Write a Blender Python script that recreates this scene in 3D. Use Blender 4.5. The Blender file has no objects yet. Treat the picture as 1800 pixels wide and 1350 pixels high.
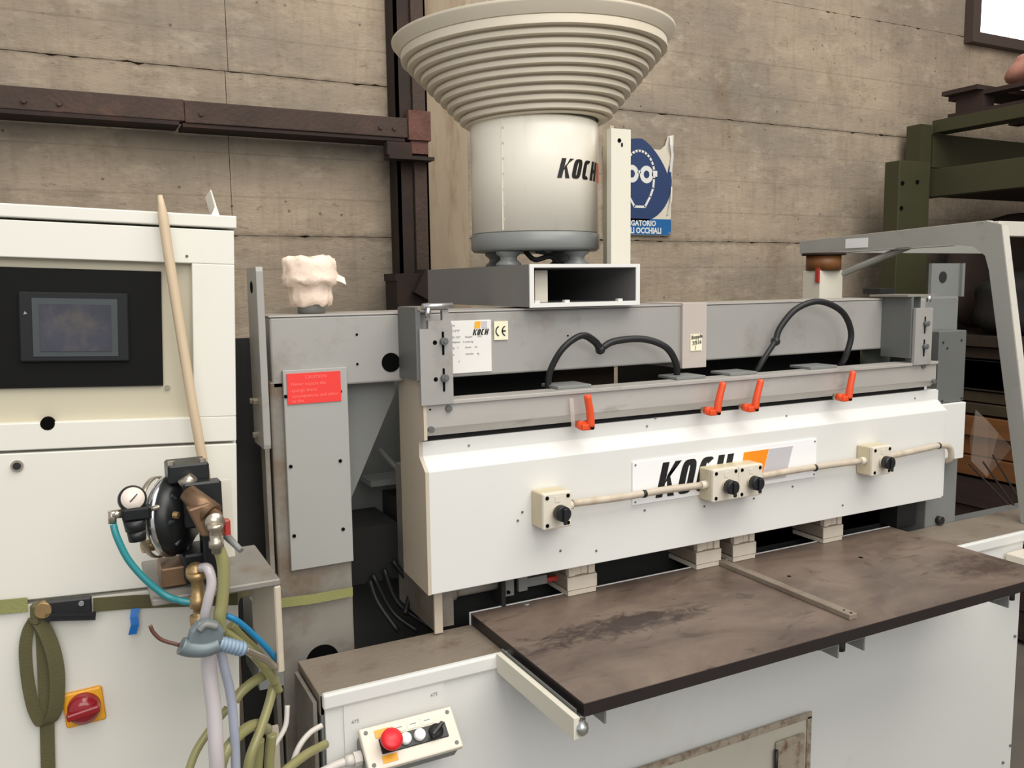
import bpy, bmesh, math, random
from mathutils import Vector, Matrix
random.seed(7)
S = bpy.context.scene
C = S.collection
R_ = math.radians
# ---------------- camera ----------------
FPX = 1505.0; CAMH = 1.6
def camrot(yaw, pitch, roll):
    f = Vector((math.sin(yaw)*math.cos(pitch), math.cos(yaw)*math.cos(pitch), math.sin(pitch)))
    r = f.cross(Vector((0,0,1))).normalized(); u = r.cross(f)
    return r*math.cos(roll)+u*math.sin(roll), u*math.cos(roll)-r*math.sin(roll), f
CR, CU, CF = camrot(R_(27.33), R_(-6.69), R_(-0.76))
cd = bpy.data.cameras.new('camera'); cam = bpy.data.objects.new('camera', cd); C.objects.link(cam)
cam.matrix_world = Matrix(((CR.x,CU.x,-CF.x,0),(CR.y,CU.y,-CF.y,0),(CR.z,CU.z,-CF.z,CAMH),(0,0,0,1)))
cd.sensor_width = 36; cd.lens = FPX/1800*36; cd.clip_start = 0.05
S.camera = cam
# ---------------- world, lights, exposure ----------------
W = bpy.data.worlds.new('world'); S.world = W; W.use_nodes = True
W.node_tree.nodes['Background'].inputs[0].default_value = (0.93, 0.96, 1.0, 1)
W.node_tree.nodes['Background'].inputs[1].default_value = 0.40
def area(name, loc, target, sx, sy, power, col):
    l = bpy.data.lights.new(name, 'AREA'); l.shape = 'RECTANGLE'; l.size = sx; l.size_y = sy
    l.energy = power; l.color = col
    o = bpy.data.objects.new(name, l); C.objects.link(o); o.location = loc
    o.rotation_euler = (Vector(target)-Vector(loc)).to_track_quat('-Z','Y').to_euler()
    return o
area('skylight_lamp', (1.6, -0.3, 4.6), (1.4, 1.6, 1.0), 4.2, 2.4, 112, (1.0, 0.94, 0.85))
area('doorway_light', (0.0, -3.2, 3.6), (1.2, 1.7, 1.6), 5.0, 2.4, 92, (1.0, 0.97, 0.92))
S.view_settings.view_transform = 'Standard'; S.view_settings.look = 'None'
S.view_settings.gamma = 1; S.view_settings.use_curve_mapping = False
S.view_settings.exposure = 0.42

# ---------------- materials ----------------
def L(c):
    return tuple(((v/255)/12.92 if v/255 <= .04045 else (((v/255)+.055)/1.055)**2.4) for v in c)+(1,)
MATS = {}
def mat(name, col, rough=.5, metal=0., var=.0, vs=6., dirt=None, damt=.5, ds=4., dthr=.5, bump=0., bs=60., stretch=(1,1,1), alpha=1., trans=0., emit=None, coat=0., spec=.5):
    m = bpy.data.materials.new(name); m.use_nodes = True; nt = m.node_tree; N = nt.nodes; K = nt.links
    b = N['Principled BSDF']
    b.inputs['Roughness'].default_value = rough; b.inputs['Specular IOR Level'].default_value = spec; b.inputs['Metallic'].default_value = metal
    b.inputs['Coat Weight'].default_value = coat
    tc = N.new('ShaderNodeTexCoord'); mp = N.new('ShaderNodeMapping'); K.new(tc.outputs['Object'], mp.inputs[0])
    mp.inputs['Scale'].default_value = stretch
    base = N.new('ShaderNodeRGB'); base.outputs[0].default_value = L(col); cur = base.outputs[0]
    if var:
        n = N.new('ShaderNodeTexNoise'); n.inputs['Scale'].default_value = vs; n.inputs['Detail'].default_value = 6
        K.new(mp.outputs[0], n.inputs[0])
        mr = N.new('ShaderNodeMapRange'); mr.inputs[1].default_value = .3; mr.inputs[2].default_value = .7
        mr.inputs[3].default_value = 1-var; mr.inputs[4].default_value = 1+var*.5; K.new(n.outputs[0], mr.inputs[0])
        mx = N.new('ShaderNodeVectorMath'); mx.operation = 'SCALE'; K.new(cur, mx.inputs[0]); K.new(mr.outputs[0], mx.inputs[3]); cur = mx.outputs[0]
    if dirt:
        n = N.new('ShaderNodeTexNoise'); n.inputs['Scale'].default_value = ds; n.inputs['Detail'].default_value = 8; n.inputs['Roughness'].default_value = .65
        K.new(mp.outputs[0], n.inputs[0])
        mr = N.new('ShaderNodeMapRange'); mr.inputs[1].default_value = dthr; mr.inputs[2].default_value = dthr+.2
        mr.inputs[3].default_value = 0; mr.inputs[4].default_value = damt; K.new(n.outputs[0], mr.inputs[0])
        mx = N.new('ShaderNodeMix'); mx.data_type = 'RGBA'; K.new(mr.outputs[0], mx.inputs[0]); K.new(cur, mx.inputs[6]); mx.inputs[7].default_value = L(dirt); cur = mx.outputs[2]
    K.new(cur, b.inputs['Base Color'])
    if bump:
        n = N.new('ShaderNodeTexNoise'); n.inputs['Scale'].default_value = bs; n.inputs['Detail'].default_value = 4
        K.new(mp.outputs[0], n.inputs[0]); bp = N.new('ShaderNodeBump'); bp.inputs['Strength'].default_value = bump; bp.inputs['Distance'].default_value = .01
        K.new(n.outputs[0], bp.inputs['Height']); K.new(bp.outputs[0], b.inputs['Normal'])
    if trans: b.inputs['Transmission Weight'].default_value = trans; b.inputs['IOR'].default_value = 1.3
    if alpha < 1: b.inputs['Alpha'].default_value = alpha
    if emit: b.inputs['Emission Color'].default_value = L(emit[0]); b.inputs['Emission Strength'].default_value = emit[1]
    MATS[name] = m; return m
M = MATS
mat('white_paint', (226,226,222), .38, var=.02, vs=3, dirt=(196,188,172), damt=.25, ds=5, dthr=.58)
mat('cream_paint', (226,224,214), .4, var=.02, vs=2, dirt=(200,192,176), damt=.2, ds=4, dthr=.6)
mat('recess_paint', (196,188,165), .5, var=.04, vs=3)
mat('bowl_cream', (222,212,192), .45, var=.03, vs=8)
mat('drum_white', (246,240,226), .28, var=.02, vs=4, dirt=(196,176,146), damt=.5, ds=9, dthr=.6, stretch=(3,3,.5))
mat('drum_grey', (130,133,132), .35, var=.06)
mat('box_grey', (128,127,125), .5, var=.05)
mat('frame_grey', (166,164,160), .42, .15, var=.05, vs=5, dirt=(128,114,100), damt=.6, ds=7, dthr=.56)
mat('frame_grey_plain', (172,172,168), .4, .1, var=.04, vs=5, dirt=(140,130,120), damt=.3, ds=5, dthr=.6)
mat('dirty_grey', (142,138,130), .5, .1, var=.1, vs=9, dirt=(112,90,68), damt=.85, ds=7, dthr=.5)
mat('dark_grey', (104,106,104), .5, .1, var=.06)
mat('slate_grey', (128,130,128), .5, .1, var=.05, dirt=(104,98,90), damt=.4, ds=10, dthr=.55)
mat('rail_steel', (190,186,180), .38, .25, var=.1, vs=6, dirt=(110,92,78), damt=.6, ds=12, dthr=.58, stretch=(.6,2,2))
mat('bed_steel', (150,138,124), .55, .25, var=.12, vs=7, dirt=(100,74,54), damt=.75, ds=9, dthr=.54, bump=.15, bs=90)
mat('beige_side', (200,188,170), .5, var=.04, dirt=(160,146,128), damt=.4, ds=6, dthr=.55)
mat('post_cream', (222,218,202), .45, var=.02, dirt=(190,176,150), damt=.3, ds=9, dthr=.6)
mat('bright_metal', (200,200,200), .25, .8)
mat('chrome', (215,215,215), .18, .95)
mat('brass', (176,148,104), .38, .7, var=.15, vs=20)
mat('bronze', (132,104,80), .42, .6, var=.18, vs=18)
mat('nickel', (186,176,160), .28, .8, var=.1, vs=30)
mat('black_plastic', (30,30,32), .42)
mat('black_rubber', (26,26,28), .5)
mat('black_panel', (14,14,13), .55, spec=.15)
mat('hmi_bezel', (28,30,31), .5, spec=.25)
mat('hmi_frame', (58,64,66), .45)
mat('screen', (66,66,76), .12, var=.35, vs=14, dirt=(120,112,92), damt=.5, ds=8, dthr=.55)
mat('dark_hole', (6,6,6), .9, spec=.1)
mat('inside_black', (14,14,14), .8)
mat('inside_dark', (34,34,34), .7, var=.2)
mat('orange_plastic', (228,82,38), .4)
mat('logo_orange', (246,146,24), .45)
mat('logo_yellow', (240,176,44), .45)
mat('logo_grey', (196,194,198), .45)
mat('logo_black', (20,20,22), .45)
mat('logo_white', (246,246,246), .4)
mat('plate_white', (232,230,226), .4, var=.02)
mat('sticker_cream', (240,236,206), .5)
mat('ink_grey', (150,148,146), .6)
mat('ink_dark', (88,84,70), .6)
mat('red_label', (240,62,56), .45, var=.03)
mat('red_label_ink', (255,126,116), .5)
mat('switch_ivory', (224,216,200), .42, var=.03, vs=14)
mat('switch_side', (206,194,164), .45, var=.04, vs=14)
mat('conduit', (200,188,170), .45, var=.1, vs=20, dirt=(170,150,120), damt=.5, ds=30)
mat('pad_cream', (214,204,188), .55, var=.06, vs=20, dirt=(130,110,88), damt=.4, ds=25, dthr=.56)
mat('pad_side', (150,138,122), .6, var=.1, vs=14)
mat('red_button', (226,36,46), .35)
mat('rotary_red', (150,28,38), .22, coat=.4)
mat('rotary_yellow', (238,172,44), .4)
mat('olive_webbing', (94,90,58), .75, var=.15, vs=12, bump=.3, bs=500)
mat('green_webbing', (146,146,92), .75, var=.08, vs=12, bump=.3, bs=500)
mat('blue_tape', (24,112,196), .5)
mat('blue_hose', (34,128,176), .28, var=.05)
mat('teal_hose', (44,132,138), .28, var=.05)
mat('yellow_hose', (150,146,98), .35, var=.12, vs=10, coat=.3)
mat('clear_hose', (206,198,200), .28, var=.06, vs=12, alpha=.85, coat=.4)
mat('blue_clear_hose', (176,182,200), .25, var=.06, vs=12, alpha=.8, coat=.4)
mat('gun_grey', (118,130,134), .4, .2, var=.15, vs=25)
mat('coil_blue', (134,156,176), .35, var=.08, vs=30)
mat('brown_wire', (96,62,52), .45)
mat('pole_wood', (208,186,156), .55, var=.06, vs=6, stretch=(1,1,.1), dirt=(176,148,112), damt=.3, ds=20)
mat('paper', (250,228,210), .85, var=.03, vs=12, bump=.35, bs=45)
mat('gauge_face', (232,218,206), .4)
mat('red_metal', (176,58,48), .4)
mat('white_cable', (212,206,198), .4)
mat('rust', (72,56,48), .75, .1, var=.25, vs=9, dirt=(112,74,58), damt=.6, ds=9, dthr=.58, bump=.3, bs=80)
mat('rust_patch', (104,68,58), .8, var=.3, vs=16, dirt=(150,104,84), damt=.7, ds=14, dthr=.55, bump=.5, bs=60)
mat('rust_dark', (46,35,30), .8, .1, var=.2, vs=9, dirt=(72,42,32), damt=.6, ds=8)
mat('olive_rack', (62,62,40), .5, var=.08, vs=6, dirt=(60,56,38), damt=.5, ds=5, dthr=.52)
mat('pallet_wood', (58,42,38), .85, var=.2, vs=6, stretch=(4,.6,4))
mat('brown_wood', (122,78,40), .7, var=.2, vs=5, stretch=(6,.5,6))
mat('dark_cloth', (34,31,29), .9, var=.2, vs=8, bump=.8, bs=9)
mat('brown_cloth', (66,52,44), .9, var=.2, vs=5, bump=.6, bs=8)
mat('pink_sack', (196,140,124), .7, var=.12, vs=12, bump=.5, bs=20)
mat('maroon_sack', (104,42,34), .7, var=.12, vs=12)
mat('film', (200,188,176), .25, alpha=.10)
mat('guard_shaded', (168,168,162), .42, .1, var=.05, dirt=(110,92,74), damt=.6, ds=14, dthr=.6)  # guard tube paint with the shade of its left-facing side put into the colour
mat('guard_lit', (212,208,198), .42, .05, var=.04, dirt=(150,130,108), damt=.6, ds=12, dthr=.58)  # same guard paint, brightened for the faces turned to the light
mat('brown_collar', (130,84,44), .5, var=.2, vs=14, dirt=(64,38,24), damt=.7, ds=14)
mat('blue_sign', (42,62,104), .45, var=.05, vs=8)
mat('blue_strip', (28,98,158), .45, var=.05, vs=8)
mat('sign_white', (226,226,222), .5, var=.03)
mat('sign_backing', (216,208,190), .55, var=.05)
mat('window_frame', (74,62,56), .6)
mat('door_cream', (196,192,176), .45, var=.05, vs=5, dirt=(140,112,82), damt=.6, ds=9, dthr=.6)
mat('rusty_cream', (172,160,142), .6, var=.1, vs=20, dirt=(106,76,56), damt=.9, ds=34, dthr=.46)
mat('clear_tape', (214,216,218), .25, alpha=.5)

def wall_mat():
    m = bpy.data.materials.new('board_marked_concrete'); m.use_nodes = True; nt = m.node_tree; N = nt.nodes; K = nt.links
    b = N['Principled BSDF']; b.inputs['Roughness'].default_value = .9
    tc = N.new('ShaderNodeTexCoord'); info = N.new('ShaderNodeObjectInfo')
    off = N.new('ShaderNodeVectorMath'); off.operation = 'ADD'; K.new(tc.outputs['Object'], off.inputs[0])
    cmb = N.new('ShaderNodeCombineXYZ'); ml = N.new('ShaderNodeMath'); ml.operation = 'MULTIPLY'; ml.inputs[1].default_value = 37.
    K.new(info.outputs['Random'], ml.inputs[0]); K.new(ml.outputs[0], cmb.inputs[0]); 
    def noise(scale, st, detail=6, rough=.6):
        mp = N.new('ShaderNodeMapping'); mp.inputs['Scale'].default_value = st; K.new(off.outputs[0], mp.inputs[0])
        n = N.new('ShaderNodeTexNoise'); n.inputs['Scale'].default_value = scale; n.inputs['Detail'].default_value = detail; n.inputs['Roughness'].default_value = rough
        K.new(mp.outputs[0], n.inputs[0]); return n.outputs[0]
    def rng(s, a, b_, c, d):
        r = N.new('ShaderNodeMapRange'); r.inputs[1].default_value = a; r.inputs[2].default_value = b_; r.inputs[3].default_value = c; r.inputs[4].default_value = d
        K.new(s, r.inputs[0]); return r.outputs[0]
    def mix(f, a, c):
        x = N.new('ShaderNodeMix'); x.data_type = 'RGBA'; K.new(f, x.inputs[0])
        if isinstance(a, tuple): x.inputs[6].default_value = a
        else: K.new(a, x.inputs[6])
        if isinstance(c, tuple): x.inputs[7].default_value = c
        else: K.new(c, x.inputs[7])
        return x.outputs[2]
    big = noise(1.6, (1,1,1), 5)
    col = mix(rng(big, .35, .65, 0, 1), L((184,166,144)), L((150,137,120)))
    grey = noise(2.6, (.5,1,1.4), 6)
    col = mix(rng(grey, .48, .7, 0, .65), col, L((134,127,116)))
    hs = noise(4.5, (1,1,3.2), 9, .76)                    # horizontal board grain
    col = mix(rng(hs, .54, .70, 0, .5), col, L((118,106,92)))
    vg = noise(26, (1.6,1,.16), 4)                      # fine vertical saw marks
    col = mix(rng(vg, .5, .74, 0, .3), col, L((122,106,86)))
    lt = noise(5, (.9,1,1.8), 8, .72)
    col = mix(rng(lt, .52, .72, 0, .6), col, L((204,190,168)))
    sp = noise(26, (.6,1,1.6), 8, .75)
    col = mix(rng(sp, .58, .68, 0, .7), col, L((104,92,78)))
    st = noise(1.9, (1.2,1,.8), 7, .65)
    col = mix(rng(st, .62, .72, 0, .55), col, L((122,98,72)))
    # stained bands along the casting joints
    sz = N.new('ShaderNodeSeparateXYZ'); K.new(tc.outputs['Object'], sz.inputs[0])
    def near(z, w):
        a = N.new('ShaderNodeMath'); a.operation = 'SUBTRACT'; K.new(sz.outputs[2], a.inputs[0]); a.inputs[1].default_value = z
        c = N.new('ShaderNodeMath'); c.operation = 'ABSOLUTE'; K.new(a.outputs[0], c.inputs[0])
        jit = N.new('ShaderNodeMath'); jit.operation = 'MULTIPLY_ADD'; K.new(sp, jit.inputs[0]); jit.inputs[1].default_value = w*2.6; K.new(c.outputs[0], jit.inputs[2])
        return rng(jit.outputs[0], w*1.1, w*2.0, .8 if w > .01 else .45, 0)
    for z, w in ((2.302,.018),(1.772,.03),(2.418,.006),(2.04,.005),(1.90,.007),(2.56,.006),(1.66,.006),(2.17,.004)):
        col = mix(near(z, w), col, L((112,100,85)))
    vo = N.new('ShaderNodeTexVoronoi'); vo.inputs['Scale'].default_value = 13; vo.inputs['Randomness'].default_value = 1
    K.new(off.outputs[0], vo.inputs[0])
    col = mix(rng(vo.outputs['Distance'], .035, .085, .75, 0), col, L((74,62,52)))
    pt = noise(9, (1,1,1.3), 10, .8)
    col = mix(rng(pt, .36, .46, .55, 0), col, L((132,118,100)))
    K.new(col, b.inputs['Base Color'])
    bp = N.new('ShaderNodeBump'); bp.inputs['Strength'].default_value = .6; bp.inputs['Distance'].default_value = .01
    ad = N.new('ShaderNodeMath'); ad.operation = 'ADD'; K.new(hs, ad.inputs[0]); K.new(sp, ad.inputs[1]); K.new(ad.outputs[0], bp.inputs['Height']); K.new(bp.outputs[0], b.inputs['Normal'])
    M['concrete'] = m
wall_mat()
mat('concrete_joint', (112,98,82), .95, var=.2, vs=14)
mat('floor_concrete', (112,106,98), .85, var=.15, vs=3)

def table_mat():
    m = bpy.data.materials.new('worn_table'); m.use_nodes = True; nt = m.node_tree; N = nt.nodes; K = nt.links
    b = N['Principled BSDF']
    tc = N.new('ShaderNodeTexCoord')
    def noise(scale, st=(1,1,1), detail=7, rough=.6, dist=0):
        mp = N.new('ShaderNodeMapping'); mp.inputs['Scale'].default_value = st; K.new(tc.outputs['Object'], mp.inputs[0])
        n = N.new('ShaderNodeTexNoise'); n.inputs['Scale'].default_value = scale; n.inputs['Detail'].default_value = detail; n.inputs['Roughness'].default_value = rough; n.inputs['Distortion'].default_value = dist
        K.new(mp.outputs[0], n.inputs[0]); return n.outputs[0]
    def rng(s, a, b_, c, d):
        r = N.new('ShaderNodeMapRange'); r.inputs[1].default_value = a; r.inputs[2].default_value = b_; r.inputs[3].default_value = c; r.inputs[4].default_value = d
        K.new(s, r.inputs[0]); return r.outputs[0]
    def mix(f, a, c):
        x = N.new('ShaderNodeMix'); x.data_type = 'RGBA'; K.new(f, x.inputs[0])
        if isinstance(a, tuple): x.inputs[6].default_value = a
        else: K.new(a, x.inputs[6])
        x.inputs[7].default_value = c
        return x.outputs[2]
    col = mix(rng(noise(3.5, (1,1.6,1), 8, .6, .6), .36, .66, 0, 1), L((126,111,99)), L((88,74,67)))
    col = mix(rng(noise(6, (1,2,1), 8, .7, 1.6), .57, .68, 0, .75), col, L((56,44,40)))
    col = mix(rng(noise(11, (1,1.5,1), 9, .7, .8), .56, .74, 0, .5), col, L((134,120,104)))
    # long smeared stain on the left half
    sx = N.new('ShaderNodeSeparateXYZ'); K.new(tc.outputs['Object'], sx.inputs[0])
    def gauss(sock, c, w):
        s = N.new('ShaderNodeMath'); s.operation = 'SUBTRACT'; K.new(sock, s.inputs[0]); s.inputs[1].default_value = c
        d = N.new('ShaderNodeMath'); d.operation = 'DIVIDE'; K.new(s.outputs[0], d.inputs[0]); d.inputs[1].default_value = w
        p = N.new('ShaderNodeMath'); p.operation = 'MULTIPLY'; K.new(d.outputs[0], p.inputs[0]); K.new(d.outputs[0], p.inputs[1]); return p.outputs[0]
    ad = N.new('ShaderNodeMath'); ad.operation = 'ADD'; K.new(gauss(sx.outputs[0], .235, .22), ad.inputs[0]); K.new(gauss(sx.outputs[1], .243, .055), ad.inputs[1])
    a2 = N.new('ShaderNodeMath'); a2.operation = 'ADD'; K.new(ad.outputs[0], a2.inputs[0])
    nn = rng(noise(16, (1,1.6,1), 8, .7, 1.4), .3, .7, -.2, 1.9); K.new(nn, a2.inputs[1])
    col = mix(rng(a2.outputs[0], .9, 1.9, .85, 0), col, L((50,38,35)))
    b3 = N.new('ShaderNodeMath'); b3.operation = 'ADD'; K.new(gauss(sx.outputs[0], 1.24, .16), b3.inputs[0]); K.new(gauss(sx.outputs[1], .12, .09), b3.inputs[1])
    b4 = N.new('ShaderNodeMath'); b4.operation = 'ADD'; K.new(b3.outputs[0], b4.inputs[0]); K.new(nn, b4.inputs[1])
    col = mix(rng(b4.outputs[0], .8, 2.0, .6, 0), col, L((58,42,36)))
    K.new(col, b.inputs['Base Color'])
    K.new(rng(noise(5), .3, .7, .3, .55), b.inputs['Roughness'])
    M['worn_table'] = m
table_mat()
mat('table_edge', (40,33,34), .38, var=.08, vs=8)
M['worn_table'].node_tree.nodes['Principled BSDF'].inputs['Specular IOR Level'].default_value = .4

# ---------------- geometry helpers ----------------
class MB:
    def __init__(self): self.bm = bmesh.new()
    def box(self, x0,x1,y0,y1,z0,z1, bev=0, rot=None, seg=1):
        c = Vector(((x0+x1)/2,(y0+y1)/2,(z0+z1)/2))
        r = bmesh.ops.create_cube(self.bm, size=1)
        vs = r['verts']
        for v in vs:
            v.co = Vector((v.co.x*(x1-x0), v.co.y*(y1-y0), v.co.z*(z1-z0)))
        if bev:
            es = list({e for v in vs for e in v.link_edges})
            rr = bmesh.ops.bevel(self.bm, geom=es, offset=bev, segments=seg, affect='EDGES', profile=.5)
            vs = list({v for f in rr['faces'] for v in f.verts} | {v for v in vs if v.is_valid})
        for v in vs:
            if rot is not None: v.co = rot @ v.co
            v.co += c
        return self
    def cyl(self, p0, p1, r0, r1=None, n=16, cap=True):
        if r1 is None: r1 = r0
        p0, p1 = Vector(p0), Vector(p1); d = (p1-p0).normalized()
        a = d.orthogonal().normalized(); b = d.cross(a); bm = self.bm
        A = [bm.verts.new(p0+(a*math.cos(t)+b*math.sin(t))*r0) for t in [2*math.pi*i/n for i in range(n)]]
        B = [bm.verts.new(p1+(a*math.cos(t)+b*math.sin(t))*r1) for t in [2*math.pi*i/n for i in range(n)]]
        for i in range(n):
            f = bm.faces.new((A[i],A[(i+1)%n],B[(i+1)%n],B[i])); f.smooth = n > 8
        if cap: bm.faces.new(A[::-1]); bm.faces.new(B)
        return self
    def tube(self, pts, r, n=10, smooth=True, sub=6, flat=None):
        P = spline(pts, sub) if smooth else [Vector(p) for p in pts]
        bm = self.bm; rings = []; prev = None
        for i, p in enumerate(P):
            t = (P[min(i+1,len(P)-1)]-P[max(i-1,0)]).normalized()
            if prev is None: a = t.orthogonal().normalized()
            else:
                a = prev-t*prev.dot(t); a.normalize()
            prev = a; b = t.cross(a)
            rr = r(i/(len(P)-1)) if callable(r) else r
            if flat: a2, b2 = a*flat, b
            else: a2, b2 = a, b
            rings.append([bm.verts.new(p+(a2*math.cos(k)+b2*math.sin(k))*rr) for k in [2*math.pi*j/n for j in range(n)]])
        for A, B in zip(rings, rings[1:]):
            for i in range(n):
                f = bm.faces.new((A[i],A[(i+1)%n],B[(i+1)%n],B[i])); f.smooth = True
        bm.faces.new(rings[0][::-1]); bm.faces.new(rings[-1])
        return self
    def lathe(self, prof, c=(0,0,0), ax=(0,0,1), n=48, smooth=True, rot=None, cap=False):
        ax = Vector(ax).normalized(); a = ax.orthogonal().normalized()
        if abs(ax.z) > .99: a = Vector((1,0,0))
        b = ax.cross(a); c = Vector(c); bm = self.bm; rings = []
        for (r, h) in prof:
            ring = []
            for k in range(n):
                t = 2*math.pi*k/n
                v = (a*math.cos(t)+b*math.sin(t))*r+ax*h
                if rot is not None: v = rot @ v
                ring.append(bm.verts.new(c+v))
            rings.append(ring)
        for A, B in zip(rings, rings[1:]):
            for i in range(n):
                f = bm.faces.new((A[i],A[(i+1)%n],B[(i+1)%n],B[i])); f.smooth = smooth
        if cap:
            bm.faces.new(rings[0][::-1]); bm.faces.new(rings[-1])
        return self
    def prism(self, poly, fn, w0, w1):
        bm = self.bm
        A = [bm.verts.new(fn(u,v,w0)) for u,v in poly]; B = [bm.verts.new(fn(u,v,w1)) for u,v in poly]; n = len(poly)
        for i in range(n): bm.faces.new((A[i],A[(i+1)%n],B[(i+1)%n],B[i]))
        bm.faces.new(A[::-1]); bm.faces.new(B)
        return self
    def ribbon(self, pts, wvecs, th=.0015):
        P = [Vector(p) for p in pts]; bm = self.bm; R4 = []
        for i, p in enumerate(P):
            t = (P[min(i+1,len(P)-1)]-P[max(i-1,0)]).normalized(); w = Vector(wvecs[i] if isinstance(wvecs, list) else wvecs)
            nrm = t.cross(w).normalized()*th/2
            R4.append([bm.verts.new(q) for q in (p-w/2-nrm, p+w/2-nrm, p+w/2+nrm, p-w/2+nrm)])
        for A, B in zip(R4, R4[1:]):
            for i in range(4): f = bm.faces.new((A[i],A[(i+1)%4],B[(i+1)%4],B[i])); f.smooth = False
        bm.faces.new(R4[0][::-1]); bm.faces.new(R4[-1])
        return self
    def build(self, name, m, parent=None, kind=None, label=None, bev=0):
        bm = self.bm
        bmesh.ops.recalc_face_normals(bm, faces=bm.faces)
        me = bpy.data.meshes.new(name)
        org = Vector((0,0,0))
        if parent is not None:
            org = OFF.get(parent.name, Vector((0,0,0)))
        if org.length > 0:
            for v in bm.verts: v.co -= org
        bm.to_mesh(me); bm.free(); me.materials.append(M[m] if isinstance(m, str) else m)
        o = bpy.data.objects.new(name, me); C.objects.link(o)
        if parent is not None: o.parent = parent; OFF[o.name] = org
        if kind: o['kind'] = kind
        if label: o['label'] = label
        if bev:
            bv = o.modifiers.new('bevel', 'BEVEL'); bv.width = bev; bv.segments = 2; bv.limit_method = 'ANGLE'; bv.angle_limit = R_(40)
        return o
OFF = {}
def spline(pts, sub=6):
    P = [Vector(p) for p in pts]
    if len(P) < 3: return P
    Q = [P[0]*2-P[1]]+P+[P[-1]*2-P[-2]]; out = []
    for i in range(1, len(Q)-2):
        for k in range(sub):
            t = k/sub; a,b,c,d = Q[i-1],Q[i],Q[i+1],Q[i+2]
            out.append(.5*((2*b)+(c-a)*t+(2*a-5*b+4*c-d)*t*t+(3*b-a-3*c+d)*t**3))
    out.append(P[-1]); return out
def thing(name, label, cat, loc, group=None):
    o = bpy.data.objects.new(name, None); C.objects.link(o); o.location = loc; o.empty_display_size = .05
    o['label'] = label; o['category'] = cat
    if group: o['group'] = group
    OFF[o.name] = Vector(loc); return o
def tag(o, label, cat, group=None):
    o['label'] = label; o['category'] = cat
    if group: o['group'] = group
    return o
def solo(o):
    """origin to the middle of its base"""
    me = o.data; xs=[v.co.x for v in me.vertices]; ys=[v.co.y for v in me.vertices]; zs=[v.co.z for v in me.vertices]
    c = Vector(((min(xs)+max(xs))/2,(min(ys)+max(ys))/2,min(zs)))
    for v in me.vertices: v.co -= c
    o.location = c; return o
def copy_tree(o, parent=None):
    c = o.copy(); C.objects.link(c)
    if parent: c.parent = parent
    for ch in [x for x in bpy.data.objects if x.parent == o]: copy_tree(ch, c)
    return c
def ray(x, y): return CR*(x-900)+CU*(675-y)+CF*FPX
def at(x, y, Y=None, X=None, Z=None):          # a point of the place on a plane Y=, X= or Z= const
    d = ray(x, y)
    t = Y/d.y if Y is not None else X/d.x if X is not None else (Z-CAMH)/d.z
    return Vector((0,0,CAMH))+d*t
def arc(cx, cy, rx, ry, a0, a1, n): return [(cx+rx*math.cos(R_(a0+(a1-a0)*i/n)), cy+ry*math.sin(R_(a0+(a1-a0)*i/n))) for i in range(n+1)]
# lettering made of polygons: condensed slanted capitals, height 1
def sh(p): return [(u+.22*v, v) for u, v in p]
def ringq(cx, w, h, st, a0, a1, n):
    o = []; i_ = []
    for k in range(n+1):
        a = R_(a0+(a1-a0)*k/n); c, s = math.cos(a), math.sin(a)
        e = .55
        f = lambda t: math.copysign(abs(t)**e, t)
        o.append((cx+f(c)*w/2, .5+f(s)*h/2)); i_.append((cx+f(c)*(w/2-st), .5+f(s)*(h/2-st*.85)))
    return [[o[k], o[k+1], i_[k+1], i_[k]] for k in range(n)]
def koch_polys():
    s = .20; P = []
    P += [[(0,0),(s,0),(s,1),(0,1)], [(s,.38),(.38,1),(.58,1),(s+.02,.62)], [(s+.02,.62-.06),(.27,.68),(.56,0),(.36,0)]]
    P += ringq(.86, .46, 1, s, 0, 360, 24)
    P += ringq(1.42, .46, 1, s, 50, 310, 18)
    x = 1.75
    P += [[(x,0),(x+s,0),(x+s,1),(x,1)], [(x+.3,0),(x+.3+s,0),(x+.3+s,1),(x+.3,1)], [(x+s,.42),(x+.3,.42),(x+.3,.58),(x+s,.58)]]
    return [sh(p) for p in P]      # total width about 2.22+.22
def text(body, size, origin, ux, uz, m, parent, name='lettering', align='LEFT', bold=0, th=.0003, sx=1):
    cu = bpy.data.curves.new(name, 'FONT'); cu.body = body; cu.size = size; cu.align_x = align; cu.extrude = th; cu.offset = bold
    cu.resolution_u = 2
    t = bpy.data.objects.new('tmp', cu); C.objects.link(t)
    me = bpy.data.meshes.new_from_object(t.evaluated_get(bpy.context.evaluated_depsgraph_get()))
    bpy.data.objects.remove(t)
    ux = Vector(ux).normalized(); uz = Vector(uz).normalized(); n = ux.cross(uz)
    org = OFF.get(parent.name, Vector((0,0,0)))
    for v in me.vertices:
        v.co = Vector(origin)+ux*v.co.x*sx+uz*v.co.y+n*v.co.z-org
    me.materials.clear(); me.materials.append(M[m])
    o = bpy.data.objects.new(name, me); C.objects.link(o); o.parent = parent; OFF[o.name] = org
    return o

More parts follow.
